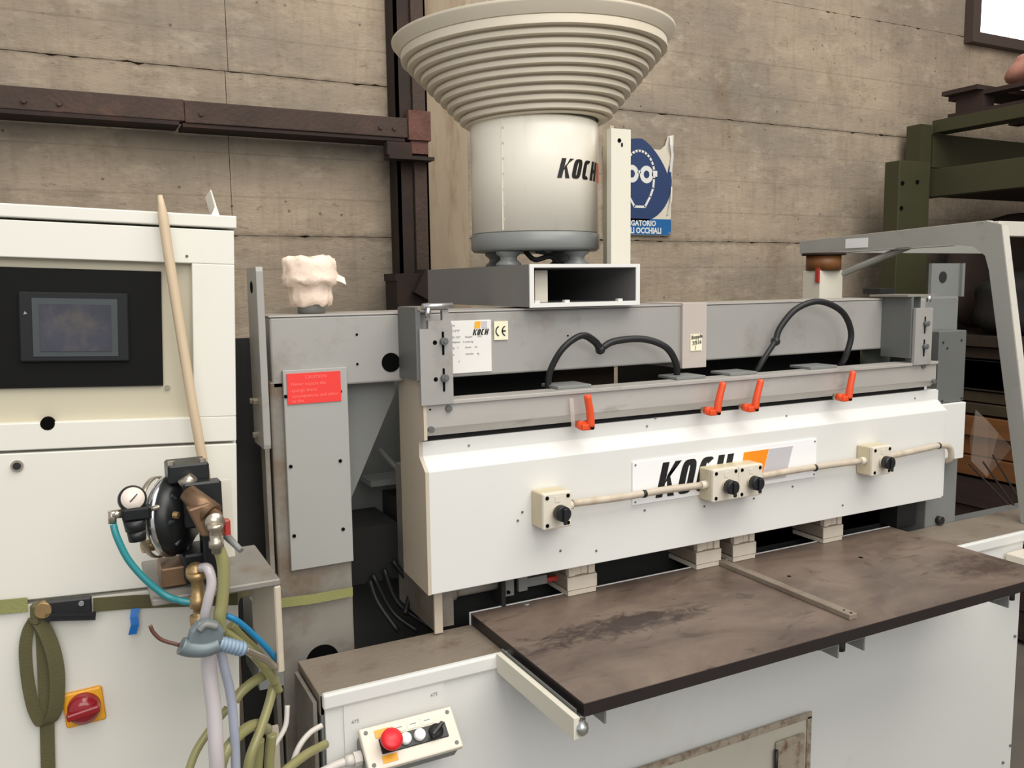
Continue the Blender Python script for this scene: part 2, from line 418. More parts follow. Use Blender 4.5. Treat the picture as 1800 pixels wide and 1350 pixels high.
# =====================================================================
# SETTING
# =====================================================================
WY = 3.0
def slab(a, b_, y0, z0, z1, parent):
    n = max(4, int((b_-a)/.02)); xs = [a+(b_-a)*i/n for i in range(n+1)]
    top = [(x, z1-abs(random.gauss(0,.0007))-(random.random()<.07)*random.uniform(.002,.007)) for x in xs]
    bot = [(x, z0+abs(random.gauss(0,.0006))+(random.random()<.05)*random.uniform(.002,.005)) for x in reversed(xs)]
    m = MB(); bm = m.bm; y1 = WY+.03
    T0=[bm.verts.new((x,y0,z)) for x,z in top]; B0=[bm.verts.new((x,y0,z)) for x,z in reversed(bot)]
    T1=[bm.verts.new((x,y1,z)) for x,z in top]; B1=[bm.verts.new((x,y1,z)) for x,z in reversed(bot)]
    for i in range(n):
        bm.faces.new((B0[i],B0[i+1],T0[i+1],T0[i])); bm.faces.new((T0[i],T0[i+1],T1[i+1],T1[i])); bm.faces.new((B0[i+1],B0[i],B1[i],B1[i+1]))
    bm.faces.new((B0[0],T0[0],T1[0],B1[0])); bm.faces.new((T0[n],B0[n],B1[n],T1[n]))
    return m.build('concrete_slab', 'concrete', parent)
wall = MB().box(-3.2, 6.2, WY+.02, WY+.2, 0, 4.2).build('wall_back', 'concrete_joint', kind='structure')
# cast lifts, each its own slab with a recessed joint
lev = [0, .18, .71, 1.243, 1.772, 2.302, 2.835, 3.36, 4.2]
seams = {4: [-3.2,-1.7,.507,1.99,4.6,6.2]}
for i in range(len(lev)-1):
    xs = [-3.2, .51, 6.2] if i in (4,) else ([-3.2, .52, 6.2] if i == 5 else [-3.2, 6.2])
    for a, b_ in zip(xs, xs[1:]):
        g = .0004
        z0, z1 = lev[i]+g, lev[i+1]-g
        if i == 5 and a > 0:   # window opening in the upper right
            m_ = MB()
            slab(a+.001, 4.25, WY-.001, z0, z1, wall)
            m_.box(4.25, b_, WY-.004, WY+.03, z0, 2.80)
            m_.build('concrete_slab', 'concrete', wall)
        elif i in (6,):
            slab(a, 4.25, WY, z0, z1, wall)
            MB().box(5.6, b_, WY, WY+.03, z0, z1).build('concrete_slab', 'concrete', wall)
        else:
            slab(a+.001, b_-.001, WY+random.uniform(-.002,.001), z0, z1, wall)
mat('pier_concrete', (160,144,122), .9, var=.16, vs=4, stretch=(3,1,.5), dirt=(122,96,68), damt=.75, ds=6, dthr=.52, bump=.3, bs=40)
MB().box(1.19,1.372,WY-.012,WY-.005,0,4.0,bev=.002).build('concrete_pier', 'pier_concrete', wall)
MB().box(-3.4, 6.4, -3.5, WY+.2, -.05, 0).build('floor', 'floor_concrete', kind='structure')
rw = MB().box(6.2, 6.35, -3.0, WY, 0, 4.2).build('wall_right', 'concrete', kind='structure')
win = MB()
win.box(4.2,4.262, WY-.05,WY-.005, 2.852,3.44).box(4.2,5.7, WY-.052,WY-.005, 2.80,2.8518).box(5.64,5.7,WY-.05,WY-.005,2.852,3.44).box(4.2,5.7,WY-.05,WY-.005,3.4402,3.5)
window = win.build('window_1', 'window_frame', kind='structure')
mat('window_glow', (255,255,255), .3, emit=((255,255,255), 3.0))
MB().box(4.26,5.64, WY-.022,WY-.016, 2.85,3.44).build('pane', 'window_glow', window)

# =====================================================================
# RUSTY STEELWORK ON THE WALL
# =====================================================================
post = thing('steel_post', 'rusty steel channel post standing upright against the concrete wall behind the feeder', 'post', (1.12, 2.93, 1.5))
MB().box(1.062,1.115,2.90,2.912,1.64,4.0).box(1.062,1.072,2.90,2.99,1.64,4.0).build('dark_flange', 'rust_dark', post)
MB().box(1.118,1.172,2.888,2.90,1.64,4.0).box(1.162,1.172,2.888,2.99,1.64,4.0).build('angle_iron', 'rust', post, bev=.002)
MB().box(1.09,1.172,2.86,2.888,2.10,2.20).box(1.10,1.165,2.87,2.888,2.055,2.10).build('splice_plate', 'rust_patch', post)
MB().box(1.01,1.10,2.86,2.90,2.045,2.09).box(1.01,1.175,2.84,2.90,2.03,2.042).build('seat_bracket', 'rust_dark', post)
m_ = MB()
for (x0,z0,x1,z1) in ((1.015,1.615,1.13,1.64),(1.02,1.50,1.12,1.615)): m_.box(x0,x1,2.83,2.95,z0,z1)
m_.build('socket_box', 'rust_dark', post)
MB().box(1.09,1.17,2.80,2.93,1.55,1.64, rot=Matrix.Rotation(R_(28),3,'Y')).build('socket_flap', 'rust_dark', post)
beam = thing('steel_beam', 'long rusty steel beam running horizontally across the wall to the post', 'beam', (0, 2.92, 2.1))
MB().box(-3.0,.3615,2.87,2.93,2.110,2.175).build('beam_section', 'rust', beam, bev=.003)
MB().box(.362,1.09,2.868,2.93,2.106,2.173).build('beam_section', 'rust', beam, bev=.003)
MB().box(-3.0,.345,2.872,2.99,2.098,2.1095).build('lower_flange', 'rust_dark', beam)
MB().box(.355,1.08,2.874,2.99,2.094,2.1055).build('lower_flange', 'rust_dark', beam)
m_ = MB()
for x in (-.07,.02,.41,.99,1.04): m_.cyl((x,2.862,2.135),(x,2.872,2.135),.008,n=6)
m_.build('bolt', 'rust', beam)

# =====================================================================
# SAFETY SIGN
# =====================================================================
SG = WY-.012
sign = thing('safety_sign', 'torn blue safety sign of a head wearing goggles on the wall', 'sign', (2.15, SG, 1.79))
fs = lambda u,v,w: Vector((u, SG-w, v))
MB().prism([(1.98,1.795),(2.315,1.795),(2.325,2.10),(2.33,2.215),(2.30,2.21),(2.285,2.17),(2.26,2.15),(1.98,2.16)], fs, 0, .002).build('backing_sheet', 'sign_backing', sign)
ccx, ccz, crr = 2.150, 2.02, .170
disc = [(ccx+crr*math.cos(R_(a)), ccz+crr*math.sin(R_(a))) for a in range(0,360,6)]
disc = [(x, z-(max(0,(x-2.17))*.42 if z > 2.1 else 0)) for x, z in disc]
MB().prism(disc, fs, .002, .004).build('blue_disc', 'blue_sign', sign)
MB().prism([(1.98,1.797),(2.318,1.797),(2.318,1.863),(1.98,1.863)], fs, .002, .004).build('caption_strip', 'blue_strip', sign)
def strokes(mb, pts, w, fn, w0, w1, closed=False):
    n = len(pts)
    for i in range(n if closed else n-1):
        a = Vector((*pts[i],0)); b = Vector((*pts[(i+1)%n],0)); d = (b-a).normalized(); p = Vector((-d.y,d.x,0))*w/2
        a = a-d*w*.25; b = b+d*w*.25
        mb.prism([(a+p)[:2],(b+p)[:2],(b-p)[:2],(a-p)[:2]], fn, w0, w1)
hd = MB()
top = [(2.152+.076*math.cos(R_(a)), 2.045+.095*math.sin(R_(a))) for a in range(0,181,12)]
strokes(hd, [(2.207,1.955)]+[(2.222,1.99),(2.226,2.03),(2.228,2.045)]+top[1:]+[(2.076,2.03),(2.082,1.99),(2.097,1.955),(2.127,1.912),(2.180,1.912),(2.207,1.955)], .0095, fs, .004, .0055)
for gx in (2.113, 2.187):
    O_ = [(gx+.034*math.cos(R_(a)), 2.045+.036*math.sin(R_(a))) for a in range(0,361,15)]; I_ = [(gx+.015*math.cos(R_(a)), 2.045+.016*math.sin(R_(a))) for a in range(0,361,15)]
    for k in range(24): hd.prism([O_[k],O_[k+1],I_[k+1],I_[k]], fs, .0045, .006)
hd.prism([(2.142,2.048),(2.158,2.048),(2.158,2.060),(2.142,2.060)], fs, .0045, .006)
hd.prism([(2.215,2.038),(2.242,2.038),(2.242,2.062),(2.215,2.062)], fs, .0045, .006)
hd.build('goggles_pictogram', 'sign_white', sign)
text('OBBLIGATORIO', .031, (2.032,SG-.0052,1.834), (1,0,0), (0,0,1), 'sign_white', sign, bold=.0010, sx=.92)
text('USO DEGLI OCCHIALI', .033, (1.985,SG-.0052,1.803), (1,0,0), (0,0,1), 'sign_white', sign, bold=.0012, sx=.86)
cr = MB(); cr.ribbon([(2.312,SG-.006,2.21),(2.305,SG-.018,2.17),(2.318,SG-.01,2.13),(2.312,SG-.006,2.06)], (.016,.004,0), .001)
cr.ribbon([(2.318,SG-.006,2.00),(2.31,SG-.014,1.94),(2.298,SG-.006,1.88)], (.010,.003,0), .001)
cr.build('torn_edge', 'sign_white', sign)
MB().cyl((2.31,SG-.002,1.803),(2.31,SG-.008,1.803),.006,n=10).build('nail', 'bright_metal', sign)

# =====================================================================
# ELECTRICAL CABINET (leans slightly, so it has its own frame)
# =====================================================================
CX = Vector((0.99697632,-0.06729161,-0.03885953)); CZ = Vector((0.0395731,0.00930338,0.99917337)); CY = CZ.cross(CX)
CO = Vector((0.251,1.45,1.714))
CM = Matrix(((CX.x,CY.x,CZ.x,CO.x),(CX.y,CY.y,CZ.y,CO.y),(CX.z,CY.z,CZ.z,CO.z),(0,0,0,1)))
def cabp(u, v, w=0): return CM @ Vector((u, w, v))     # w negative = toward the viewer
cab = bpy.data.objects.new('control_cabinet', None); C.objects.link(cab); cab.matrix_world = CM
cab['label'] = 'tall cream electrical cabinet with a recessed black screen panel, left of the machine'; cab['category'] = 'cabinet'
def cpart(mb, name, m, label=None, bev=0, parent=None): return mb.build(name, m, parent or cab, label=label, bev=bev)
mb = MB().box(-.70,-.001,.022,.42,-1.70,-.024); cpart(mb, 'carcass', 'cream_paint')
cpart(MB().box(-.70,.002,-.002,.42,-.020,0), 'roof_cap', 'cream_paint', bev=.002)
mb = MB().box(-.70,-.002,0,.02,-.078,-.0235).box(-.067,-.002,0,.02,-.325,-.078).box(-.70,-.002,0,.02,-.366,-.325).box(-.70,-.62,0,.02,-.325,-.078)
cpart(mb, 'upper_door', 'cream_paint', bev=.0015)
mb = MB().box(-.625,-.066,.016,.021,-.33,-.07); rp = cpart(mb, 'recess_plate', 'recess_paint')
mb = MB().cyl((-.106,.016,-.277),(-.106,.012,-.277),.004,n=12); cpart(mb,'screw','nickel',parent=rp)
cpart(MB().box(-.60,-.112,.010,.0165,-.273,-.092), 'screen_panel', 'black_panel', 'black screen panel')
h = cpart(MB().box(-.310,-.160,.002,.0095,-.233,-.128,bev=.002), 'display_bezel', 'hmi_bezel')
cpart(MB().box(-.292,-.176,.0008,.0035,-.225,-.137), 'display_frame', 'hmi_frame', parent=h)
cpart(MB().box(-.282,-.185,-.0004,.0015,-.217,-.146), 'screen', 'screen', parent=h)
cpart(MB().cyl((-.301,.003,-.16),(-.301,.001,-.16),.003,n=3), 'indicator', 'ink_grey', parent=h)
cpart(MB().box(-.70,-.002,0,.02,-.598,-.3705), 'middle_door', 'cream_paint', bev=.0015)
mb = MB()
f = lambda u,v,w: Vector((u,w,v))
mb.prism([(-.70,-.612),(-.002,-.601),(-.002,-1.65),(-.70,-1.65)], f, 0, .02); cpart(mb, 'lower_door', 'cream_paint')
lk = cpart(MB().cyl((-.318,0,-.389),(-.318,-.004,-.389),.0085,n=20), 'door_lock', 'nickel')
cpart(MB().cyl((-.318,-.004,-.389),(-.318,-.006,-.389),.0055,n=20), 'key_slot', 'black_plastic', parent=lk)
cpart(MB().cyl((-.074,.001,-.067),(-.074,-.001,-.067),.0022,n=10), 'rivet', 'ink_dark')
cpart(MB().cyl((-.276,.012,-.327),(-.276,-.0005,-.327),.010,n=16), 'cable_hole', 'dark_hole')
mb = MB().prism([(-.034,0),(-.018,.0),(-.024,.018),(-.032,.045),(-.034,.045),(-.027,.018)], lambda u,v,w: Vector((u,w,v)), .05, .16)
cpart(mb, 'roof_bracket', 'cream_paint')
# rotary main switch
sw = bpy.data.objects.new('main_switch', None); C.objects.link(sw); sw.matrix_world = CM @ Matrix.Translation((-.237,0,-.779))
sw['label'] = 'red rotary main switch on a yellow plate, low on the cabinet'; sw['category'] = 'switch'
rt = Matrix.Rotation(R_(-6),3,'Y')
MB().box(-.0285,.0285,-.006,0,-.0285,.0285,bev=.004,rot=rt,seg=2).build('yellow_plate', 'rotary_yellow', sw)
mb = MB().lathe([(.0001,-.026),(.010,-.026),(.022,-.020),(.0235,-.012),(.0245,-.006)], ax=(0,1,0), n=28)
mb.build('dial', 'rotary_red', sw)
MB().box(-.024,.024,-.031,-.014,-.006,.006,bev=.003,rot=Matrix.Rotation(R_(-12),3,'Y'),seg=2).build('grip', 'rotary_red', sw)

# leaning pole
pl = MB().tube([cabp(-.112,.024,-.015), cabp(-.100,-.08,-.022), cabp(-.075,-.27,-.03), cabp(-.048,-.45,-.035)], lambda t: .0035+.0042*min(1,t*9) , n=12, smooth=True).build('wooden_pole', 'pole_wood')
tag(solo(pl), 'pale wooden pole leaning upright across the cabinet screen recess', 'pole')

# =====================================================================
# RATCHET STRAP AND BUCKLE
# =====================================================================
stp = thing('ratchet_strap', 'olive webbing strap tied around the cabinet with hanging loop', 'strap', cabp(-.29,-.93,-.01))
def cr_(pts): return [cabp(*p) for p in pts]
vz = CZ*.022
MB().ribbon(cr_([(-.70,-.600,-.004),(-.45,-.601,-.004),(-.31,-.603,-.006)]), vz).build('webbing', 'green_webbing', stp)
MB().ribbon(cr_([(-.22,-.615,-.006),(-.16,-.618,-.004),(-.08,-.625,-.004),(-.004,-.632,-.004),(.004,-.632,.03)])+[Vector((.30,1.60,1.045)),Vector((.325,1.635,1.008)),Vector((.335,1.638,1.003))], vz).build('webbing', 'olive_webbing', stp)
MB().ribbon([at(494,1060,Y=1.638),at(550,1053,Y=1.638),at(620,1040,Y=1.64)], Vector((0,0,.019))).build('webbing', 'green_webbing', stp)
# hanging loop and tail
lp = [(-.300,-.622,-.010),(-.309,-.640,-.012),(-.314,-.67,-.014),(-.312,-.72,-.014),(-.306,-.765,-.012),(-.297,-.792,-.010),(-.290,-.795,-.010)]
MB().ribbon(spline(cr_(lp),5), CX*.017+CY*.006).build('strap_loop', 'olive_webbing', stp)
lp = [(-.298,-.622,-.014),(-.286,-.645,-.016),(-.276,-.68,-.017),(-.272,-.72,-.017),(-.275,-.765,-.015),(-.282,-.787,-.013),(-.290,-.795,-.011)]
MB().ribbon(spline(cr_(lp),5), CX*.021+CY*.006).build('strap_loop', 'olive_webbing', stp)
MB().ribbon(cr_([(-.291,-.63,-.006),(-.290,-.70,-.007),(-.289,-.80,-.007),(-.290,-.95,-.007)]), CX*.020).build('strap_tail', 'olive_webbing', stp)
MB().box(-.306,-.292,-.02,-.006,-.634,-.600,bev=.004).build('strap_knot','olive_webbing',stp).matrix_parent_inverse = Matrix.Identity(4)
k_ = bpy.data.objects[-1] if False else None
bk = bpy.data.objects.new('ratchet_buckle', None); C.objects.link(bk); bk.matrix_world = CM @ Matrix.Translation((-.266,-.004,-.612))
bk['label'] = 'black steel ratchet buckle on the strap across the cabinet'; bk['category'] = 'buckle'
MB().box(-.026,.044,-.014,0,-.013,.013,bev=.002).build('buckle_frame', 'black_plastic', bk)
MB().box(-.020,.050,-.020,-.014,-.018,-.006,rot=Matrix.Rotation(R_(6),3,'Y')).box(-.012,.048,-.024,-.020,-.010,-.006,rot=Matrix.Rotation(R_(6),3,'Y')).build('buckle_handle', 'black_plastic', bk)
MB().cyl((-.022,-.020,.002),(-.022,.0,.002),.0115,n=20).build('spool_end', 'brass', bk)
MB().cyl((.030,-.017,.006),(.030,-.013,.006),.004,n=10).build('rivet', 'bright_metal', bk)
for o in list(bpy.data.objects):
    if o.name.startswith('strap_knot'):
        for v in o.data.vertices:      # knot given in cabinet coordinates
            v.co = CM @ (v.co+OFF[stp.name]) - OFF[stp.name]
bt = MB().ribbon(cr_([(-.160,-.628,-.007),(-.162,-.640,-.012),(-.161,-.652,-.014),(-.165,-.668,-.012)]), CX*.012).build('blue_tape', 'blue_tape')
tag(solo(bt), 'scrap of blue tape hanging from the olive strap', 'tape')

# =====================================================================
# MACHINE BASE
# =====================================================================
base = thing('base_cabinet', 'white machine base cabinet with steel bed under the dark table', 'machine base', (1.37, 1.55, 0))
MB().box(.357,2.388,1.452,1.60,.05,.872).build('base_body', 'slate_grey', base)
MB().box(.362,2.386,1.444,1.451,.06,.850).build('front_panel', 'white_paint', base, bev=.001)
MB().box(.358,2.388,1.436,1.451,.851,.880).build('panel_lip', 'white_paint', base, bev=.004)
MB().box(.355,2.75,1.452,1.613,.835,.8745).build('bed_plate', 'bed_steel', base, bev=.002)
MB().box(.362,.41,1.452,1.60,.05,.834).build('bed_side', 'dark_grey', base)
m_ = MB()
for (px_,py_) in ((1783,1118),(1775,1310),(1762,1340)):
    p = at(px_,py_,Y=1.444); m_ = MB().cyl(p, p+Vector((0,-.004,0)), .004, n=10); m_.build('bolt', 'dark_grey', base)
ad = MB().box(.80,1.545,1.434,1.443,.05,.545,bev=.002).build('access_panel', 'door_cream', base)
MB().box(.795,1.552,1.430,1.4345,.536,.552).box(1.538,1.552,1.430,1.4345,.05,.54).build('rusty_rim', 'rusty_cream', ad)
MB().box(1.434,1.528,1.424,1.434,.05,.505,bev=.004).build('raised_flap', 'rusty_cream', ad)
MB().cyl((1.432,1.424,.40),(1.432,1.424,.488),.0045,n=10).build('hinge_pin', 'black_plastic', ad)
# mounting plate and hook on left of the panel
MB().box(.395,.59,1.4405,1.444,.73,.852).build('mounting_plate', 'white_paint', base)
text('475', .010, (.408,1.4401,.812), (1,0,.05), (0,0,1), 'ink_grey', base)
text('475', .010, (.562,1.4401,.826), (1,0,.05), (0,0,1), 'ink_grey', base)

# =====================================================================
# WORK TABLE
# =====================================================================
TX0,TX1,TY0,TY1,TZ = .726,2.036,1.158,1.612,.900
tb = thing('work_table', 'dark stained work table plate projecting in front of the white base', 'table', (TX0, TY0, .84))
MB().box(TX0,TX1,TY0,TY1,TZ-.0015,TZ).build('worn_surface', 'worn_table', tb)
MB().box(TX0,TX1,TY0,TY1,TZ-.0245,TZ-.0016).build('plate_edge', 'table_edge', tb)
MB().box(TX0-.002,TX1,TY1+.0005,TY1+.004,TZ-.03,TZ+.001).build('rear_trim', 'logo_white', tb)
MB().box(1.392,1.414,1.190,1.600,TZ+.0004,TZ+.012,bev=.001).build('fence_bar', 'bed_steel', tb)
m_=MB().cyl((1.403,1.197,TZ+.012),(1.403,1.197,TZ+.0128),.003,n=10).cyl((1.403,1.215,TZ+.012),(1.403,1.215,TZ+.0128),.0022,n=10); m_.build('countersink','dark_hole',tb)
MB().box(.700,.712,1.148,1.436,.846,.884).build('side_bracket', 'post_cream', tb, bev=.0008)
MB().box(.713,.7245,1.165,1.44,.868,.8735).box(.713,.716,1.165,1.44,.8736,.889).build('edge_channel', 'dark_grey', tb)
MB().box(.726,.782,1.175,1.435,.868,.8752).box(.778,.782,1.175,1.435,.842,.868).build('angle_bracket', 'slate_grey', tb)
for a,b_,y in ((1.27,1.335,1.165),(1.352,1.41,1.165),(1.80,1.885,1.165)):
    MB().box(b_-.055,b_,y,1.435,.869,.8752).box(b_-.004,b_,y,1.435,.842,.869).build('angle_bracket', 'slate_grey', tb)
MB().cyl((1.349,1.175,.852),(1.349,1.175,.875),.010,n=12).build('levelling_foot', 'inside_dark', tb)
MB().cyl((1.905,1.175,.855),(1.905,1.175,.875),.009,n=12).build('levelling_foot', 'inside_dark', tb)
MB().lathe([(.0001,-.026),(.007,-.0245),(.0115,-.019),(.0125,-.013),(.0115,-.007),(.007,-.002),(.007,.004)], c=(.716,1.150,.876), n=20).build('levelling_foot', 'chrome', tb, label='bright ball-ended levelling foot')
p = at(925,1061,Z=TZ); MB().lathe([(.0001,.0006),(.009,.0006),(.009,.0)], c=p, n=20).build('hole_plug', 'bright_metal', tb)
for q,w in (((1513,980),.006),((1387,1013),.005)):
    p = at(*q,Z=TZ); MB().lathe([(.0001,.0004),(w,.0004),(w,.0)], c=p, n=12).build('screw_hole', 'dark_hole', tb)

# =====================================================================
# MACHINE FRAME: columns, beam, brackets
# =====================================================================
fr = thing('portal_gantry', 'grey steel portal frame of two columns and a beam carrying the hood', 'machine frame', (1.3, 1.7, 0))
lc = MB()
lc.box(.333,.481,1.650,1.80,0,1.42).build('column', 'dirty_grey', fr, bev=.004)
MB().box(.357,.482,1.640,1.6495,1.047,1.441,bev=.001).build('cover_plate', 'frame_grey_plain', fr)
cov = [o for o in bpy.data.objects if o.name.startswith('cover_plate')][-1]
for q in ((502,697),(598,688),(511,820),(598,810),(517,942),(603,930)):
    p = at(*q,Y=1.6398); MB().cyl(p,p+Vector((0,-.002,0)),.0035,n=10).build('screw','dark_hole',cov)
BX0,BX1,BY,BZ0,BZ1 = .338,2.20,1.650,1.405,1.542
MB().box(BX0,BX1,BY,1.80,BZ0,BZ1).build('beam', 'frame_grey', fr, bev=.004)
MB().box(BX0-.001,2.05,BY-.002,1.80,BZ1+.0003,BZ1+.0035).build('beam_capping', 'rail_steel', fr)
p = at(687,637,Y=1.65); MB().cyl((p.x,1.652,p.z),(p.x,1.6485,p.z),.0195,n=28).build('port_hole', 'dark_hole', fr)
for q in ((627,588),(628,640)):
    p = at(*q,Y=1.65); MB().cyl((p.x,1.652,p.z),(p.x,1.6485,p.z),.0025,n=10).build('screw_hole', 'dark_hole', fr)
p = at(998,590,Y=1.65); MB().cyl((p.x,1.652,p.z),(p.x,1.6485,p.z),.002,n=10).build('screw_hole', 'dark_hole', fr)
p = at(567,1160,Y=1.65); MB().cyl((p.x,1.652,p.z-.002),(p.x,1.6485,p.z-.002),.034,n=32).build('port_hole', 'dark_hole', fr)
g0 = [(.482,1.404),(.600,1.404),(.600,1.372),(.484,1.13)]
MB().prism(g0, lambda u,v,w: Vector((u,w,v)), 1.70,1.712).build('gusset', 'slate_grey', fr)
# lifting lugs
MB().prism([(1.59,1.31),(1.592,1.302),(1.68,1.302),(1.68,1.636),(1.592,1.636),(1.59,1.628)], lambda u,v,w: Vector((w,u,v)), .306,.319).build('lifting_lug','frame_grey',fr,bev=.001)
for q,r_ in ((at(442,505,X=.3058),.011),):
    MB().cyl((.3062,q.y,q.z),(.3052,q.y,q.z),r_,n=18).build('lug_hole','dark_hole',fr)
for z,y in ((1.385,1.66),(1.388,1.625),(1.322,1.645)): MB().cyl((.306,y,z),(.297,y,z),.006,n=6).build('bolt','nickel',fr)
MB().box(2.285,2.425,1.70,1.71,1.543,1.643).box(2.412,2.424,1.69,1.70,1.543,1.643).build('lifting_lug','slate_grey',fr)
p = at(1657,487,Y=1.70); MB().cyl((p.x,1.7005,p.z),(p.x,1.698,p.z),.017,n=20).build('lug_hole','inside_dark',fr)
# right column and end covers
MB().box(2.190,2.325,1.615,1.80,0,1.40).build('column', 'slate_grey', fr, bev=.003)
MB().box(2.215,2.362,1.662,1.80,1.401,1.545).build('column_head', 'slate_grey', fr, bev=.005)
p = at(1656,918,Y=1.60); MB().cyl((p.x,1.615,p.z+.004),(p.x,1.600,p.z+.004),.012,n=16).build('cap_knob','black_plastic',fr)
# collar strap on the beam with sticker
MB().box(1.312,1.386,1.641,1.805,1.390,1.548).build('beam_collar', 'beige_side', fr, bev=.001)
col_ = [o for o in bpy.data.objects if o.name.startswith('beam_collar')][-1]; col_.data.materials.clear(); mat('pinkish_grey',(188,178,170),.5,var=.03); col_.data.materials.append(M['pinkish_grey'])
MB().box(1.335,1.370,1.639,1.6408,1.432,1.472).build('sticker', 'sticker_cream', col_)
text('Boppla', .0125, (1.337,1.6386,1.460), (1,0,.12), (0,0,1), 'ink_dark', col_, bold=.0004)
text('7/516', .0125, (1.340,1.6386,1.446), (1,0,.12), (0,0,1), 'ink_dark', col_, bold=.0004)
MB().box(1.349,1.3505,1.6385,1.639,1.434,1.444).build('ink_mark','ink_dark',col_)
# left bracket (carries the rail)
f_ = lambda u,v,w: Vector((u,w,v))
MB().prism([(.600,1.366),(.668,1.366),(.668,1.52),(.660,1.55),(.648,1.55),(.648,1.531),(.618,1.531),(.618,1.515),(.600,1.515)], f_, 1.545,1.555).build('rail_bracket','frame_grey',fr)
MB().box(.594,.604,1.550,1.649,1.415,1.556).build('bracket_cheek','dark_grey',fr)
MB().box(.598,.662,1.548,1.649,1.551,1.557).build('bracket_top','dirty_grey',fr)
MB().cyl((.606,1.542,1.5585),(.668,1.542,1.5585),.006,n=12).build('clamp_bolt','bright_metal',fr)
MB().cyl((.6165,1.542,1.536),(.6165,1.542,1.556),.0058,n=12).build('clamp_bolt','chrome',fr)
def slots(x, zs, parent, dx=-.017, w=.0045):
    for z in zs:
        MB().box(x-w/2,x+w/2,1.5432,1.546,z-.023,z+.023,bev=.001).build('slot','dark_hole',parent)
        MB().cyl((x,1.5435,z+.004),(x,1.534,z+.004),.0075,n=12).cyl((x,1.534,z+.004),(x,1.532,z+.004),.004,n=6).build('bolt','dark_grey',parent)
        MB().cyl((x+dx,1.5455,z+.002),(x+dx,1.5445,z+.002),.0045,n=12).build('tapped_hole','dark_hole',parent)
slots(.648,(1.486,1.414),fr)
# right bracket
MB().box(2.022,2.090,1.545,1.555,1.366,1.520).build('rail_bracket','frame_grey',fr,bev=.001)
MB().box(2.015,2.024,1.556,1.649,1.385,1.55).box(2.055,2.11,1.60,1.649,1.366,1.55).build('bracket_cheek','dark_grey',fr)
MB().box(2.00,2.11,1.556,1.68,1.5505,1.556).build('bracket_top','dirty_grey',fr)
MB().cyl((2.07,1.545,1.536),(2.07,1.545,1.552),.006,n=12).build('clamp_bolt','chrome',fr)
MB().box(2.055,2.115,1.69,1.75,1.557,1.572).build('terminal_block','black_plastic',fr)
slots(2.058,(1.474,1.412),fr,dx=.014)
# end housings at the right of the hood
eh = MB().box(2.176,2.294,1.585,1.66,1.245,1.450,bev=.002).build('end_housing', 'dark_grey', fr)
for q in ((1658,602),(1690,598),(1656,705),(1690,700),(1665,612)):
    p = at(*q,Y=1.5845); MB().cyl(p,p+Vector((0,-.002,0)),.003,n=8).build('screw','inside_dark',eh)
# data plate, CE sticker, red label
dp = MB().box(.690,.803,1.6465,1.6495,1.413,1.524,bev=.0008).build('data_plate', 'plate_white', fr)
dx0 = .690; YP = 1.6462
kl = MB()
def fk(x0, z0, s, y, sx=1.): return lambda u,v,w: Vector((x0+u*s*sx, y-w, z0+v*s))
for P in koch_polys(): kl.prism(P, fk(.7585,1.4925,.0125,YP,1.25), 0, .0004)
kl.build('logo_lettering','logo_black',dp)
MB().prism([(.7625,1.507),(.776,1.507),(.778,1.5215),(.7645,1.5215)], f_, YP, YP-.0004).build('logo_square','logo_yellow',dp)
MB().prism([(.779,1.507),(.7925,1.507),(.793,1.5215),(.780,1.5215)], f_, YP, YP-.0004).build('logo_square','logo_grey',dp)
rows = [(.695,1.513,'Maschine',.0062),(.695,1.501,'SPRINT-PTP',.0066),(.695,1.488,'Nr.     95 1237',.0058),(.741,1.488,'Baujahr      1995',.0058),
 (.695,1.478,'Typ  Aufnahme    A',.0056),(.741,1.478,'Leistung',.0056),(.695,1.466,'Spannung    V',.0056),(.741,1.466,'Strom     Hz',.0056),
 (.695,1.452,'Frequenz',.0056),(.741,1.452,'Gewicht     kg',.0056),(.695,1.436,'N  Max        T',.0056)]
for (x,z,s_,h_) in rows: text(s_, h_, (x,YP,z), (1,0,0), (0,0,1), 'ink_grey', dp)
ce = MB().box(.810,.843,1.6465,1.6495,1.480,1.520).build('certification_sticker','sticker_cream',fr)
m_ = MB()
for cx_, a0, a1 in ((.823,105,255),(.838,105,255)):
    O_ = arc(cx_,1.499,.0105,.0115,a0,a1,12); I_ = arc(cx_,1.499,.008,.009,a0,a1,12)
    for k in range(12): m_.prism([O_[k],O_[k+1],I_[k+1],I_[k]], f_, 1.646,1.6455)
m_.prism([(.828,1.4975),(.837,1.4975),(.837,1.5005),(.828,1.5005)], f_, 1.646,1.6455)
m_.build('ce_mark','logo_black',ce)
rl = MB().box(.3635,.468,1.6375,1.6398,1.3755,1.4345).build('warning_label','red_label',cov)
for z,s_,x in ((1.4235,'CAUTION',.398),(1.411,'Never expose the',.371),(1.399,'sponge there',.371),(1.388,'consequences and other',.371),(1.3785,'to this',.371)):
    text(s_,.0088,(x,1.6373,z),(1,0,0),(0,0,1),'red_label_ink',rl,sx=1.05)

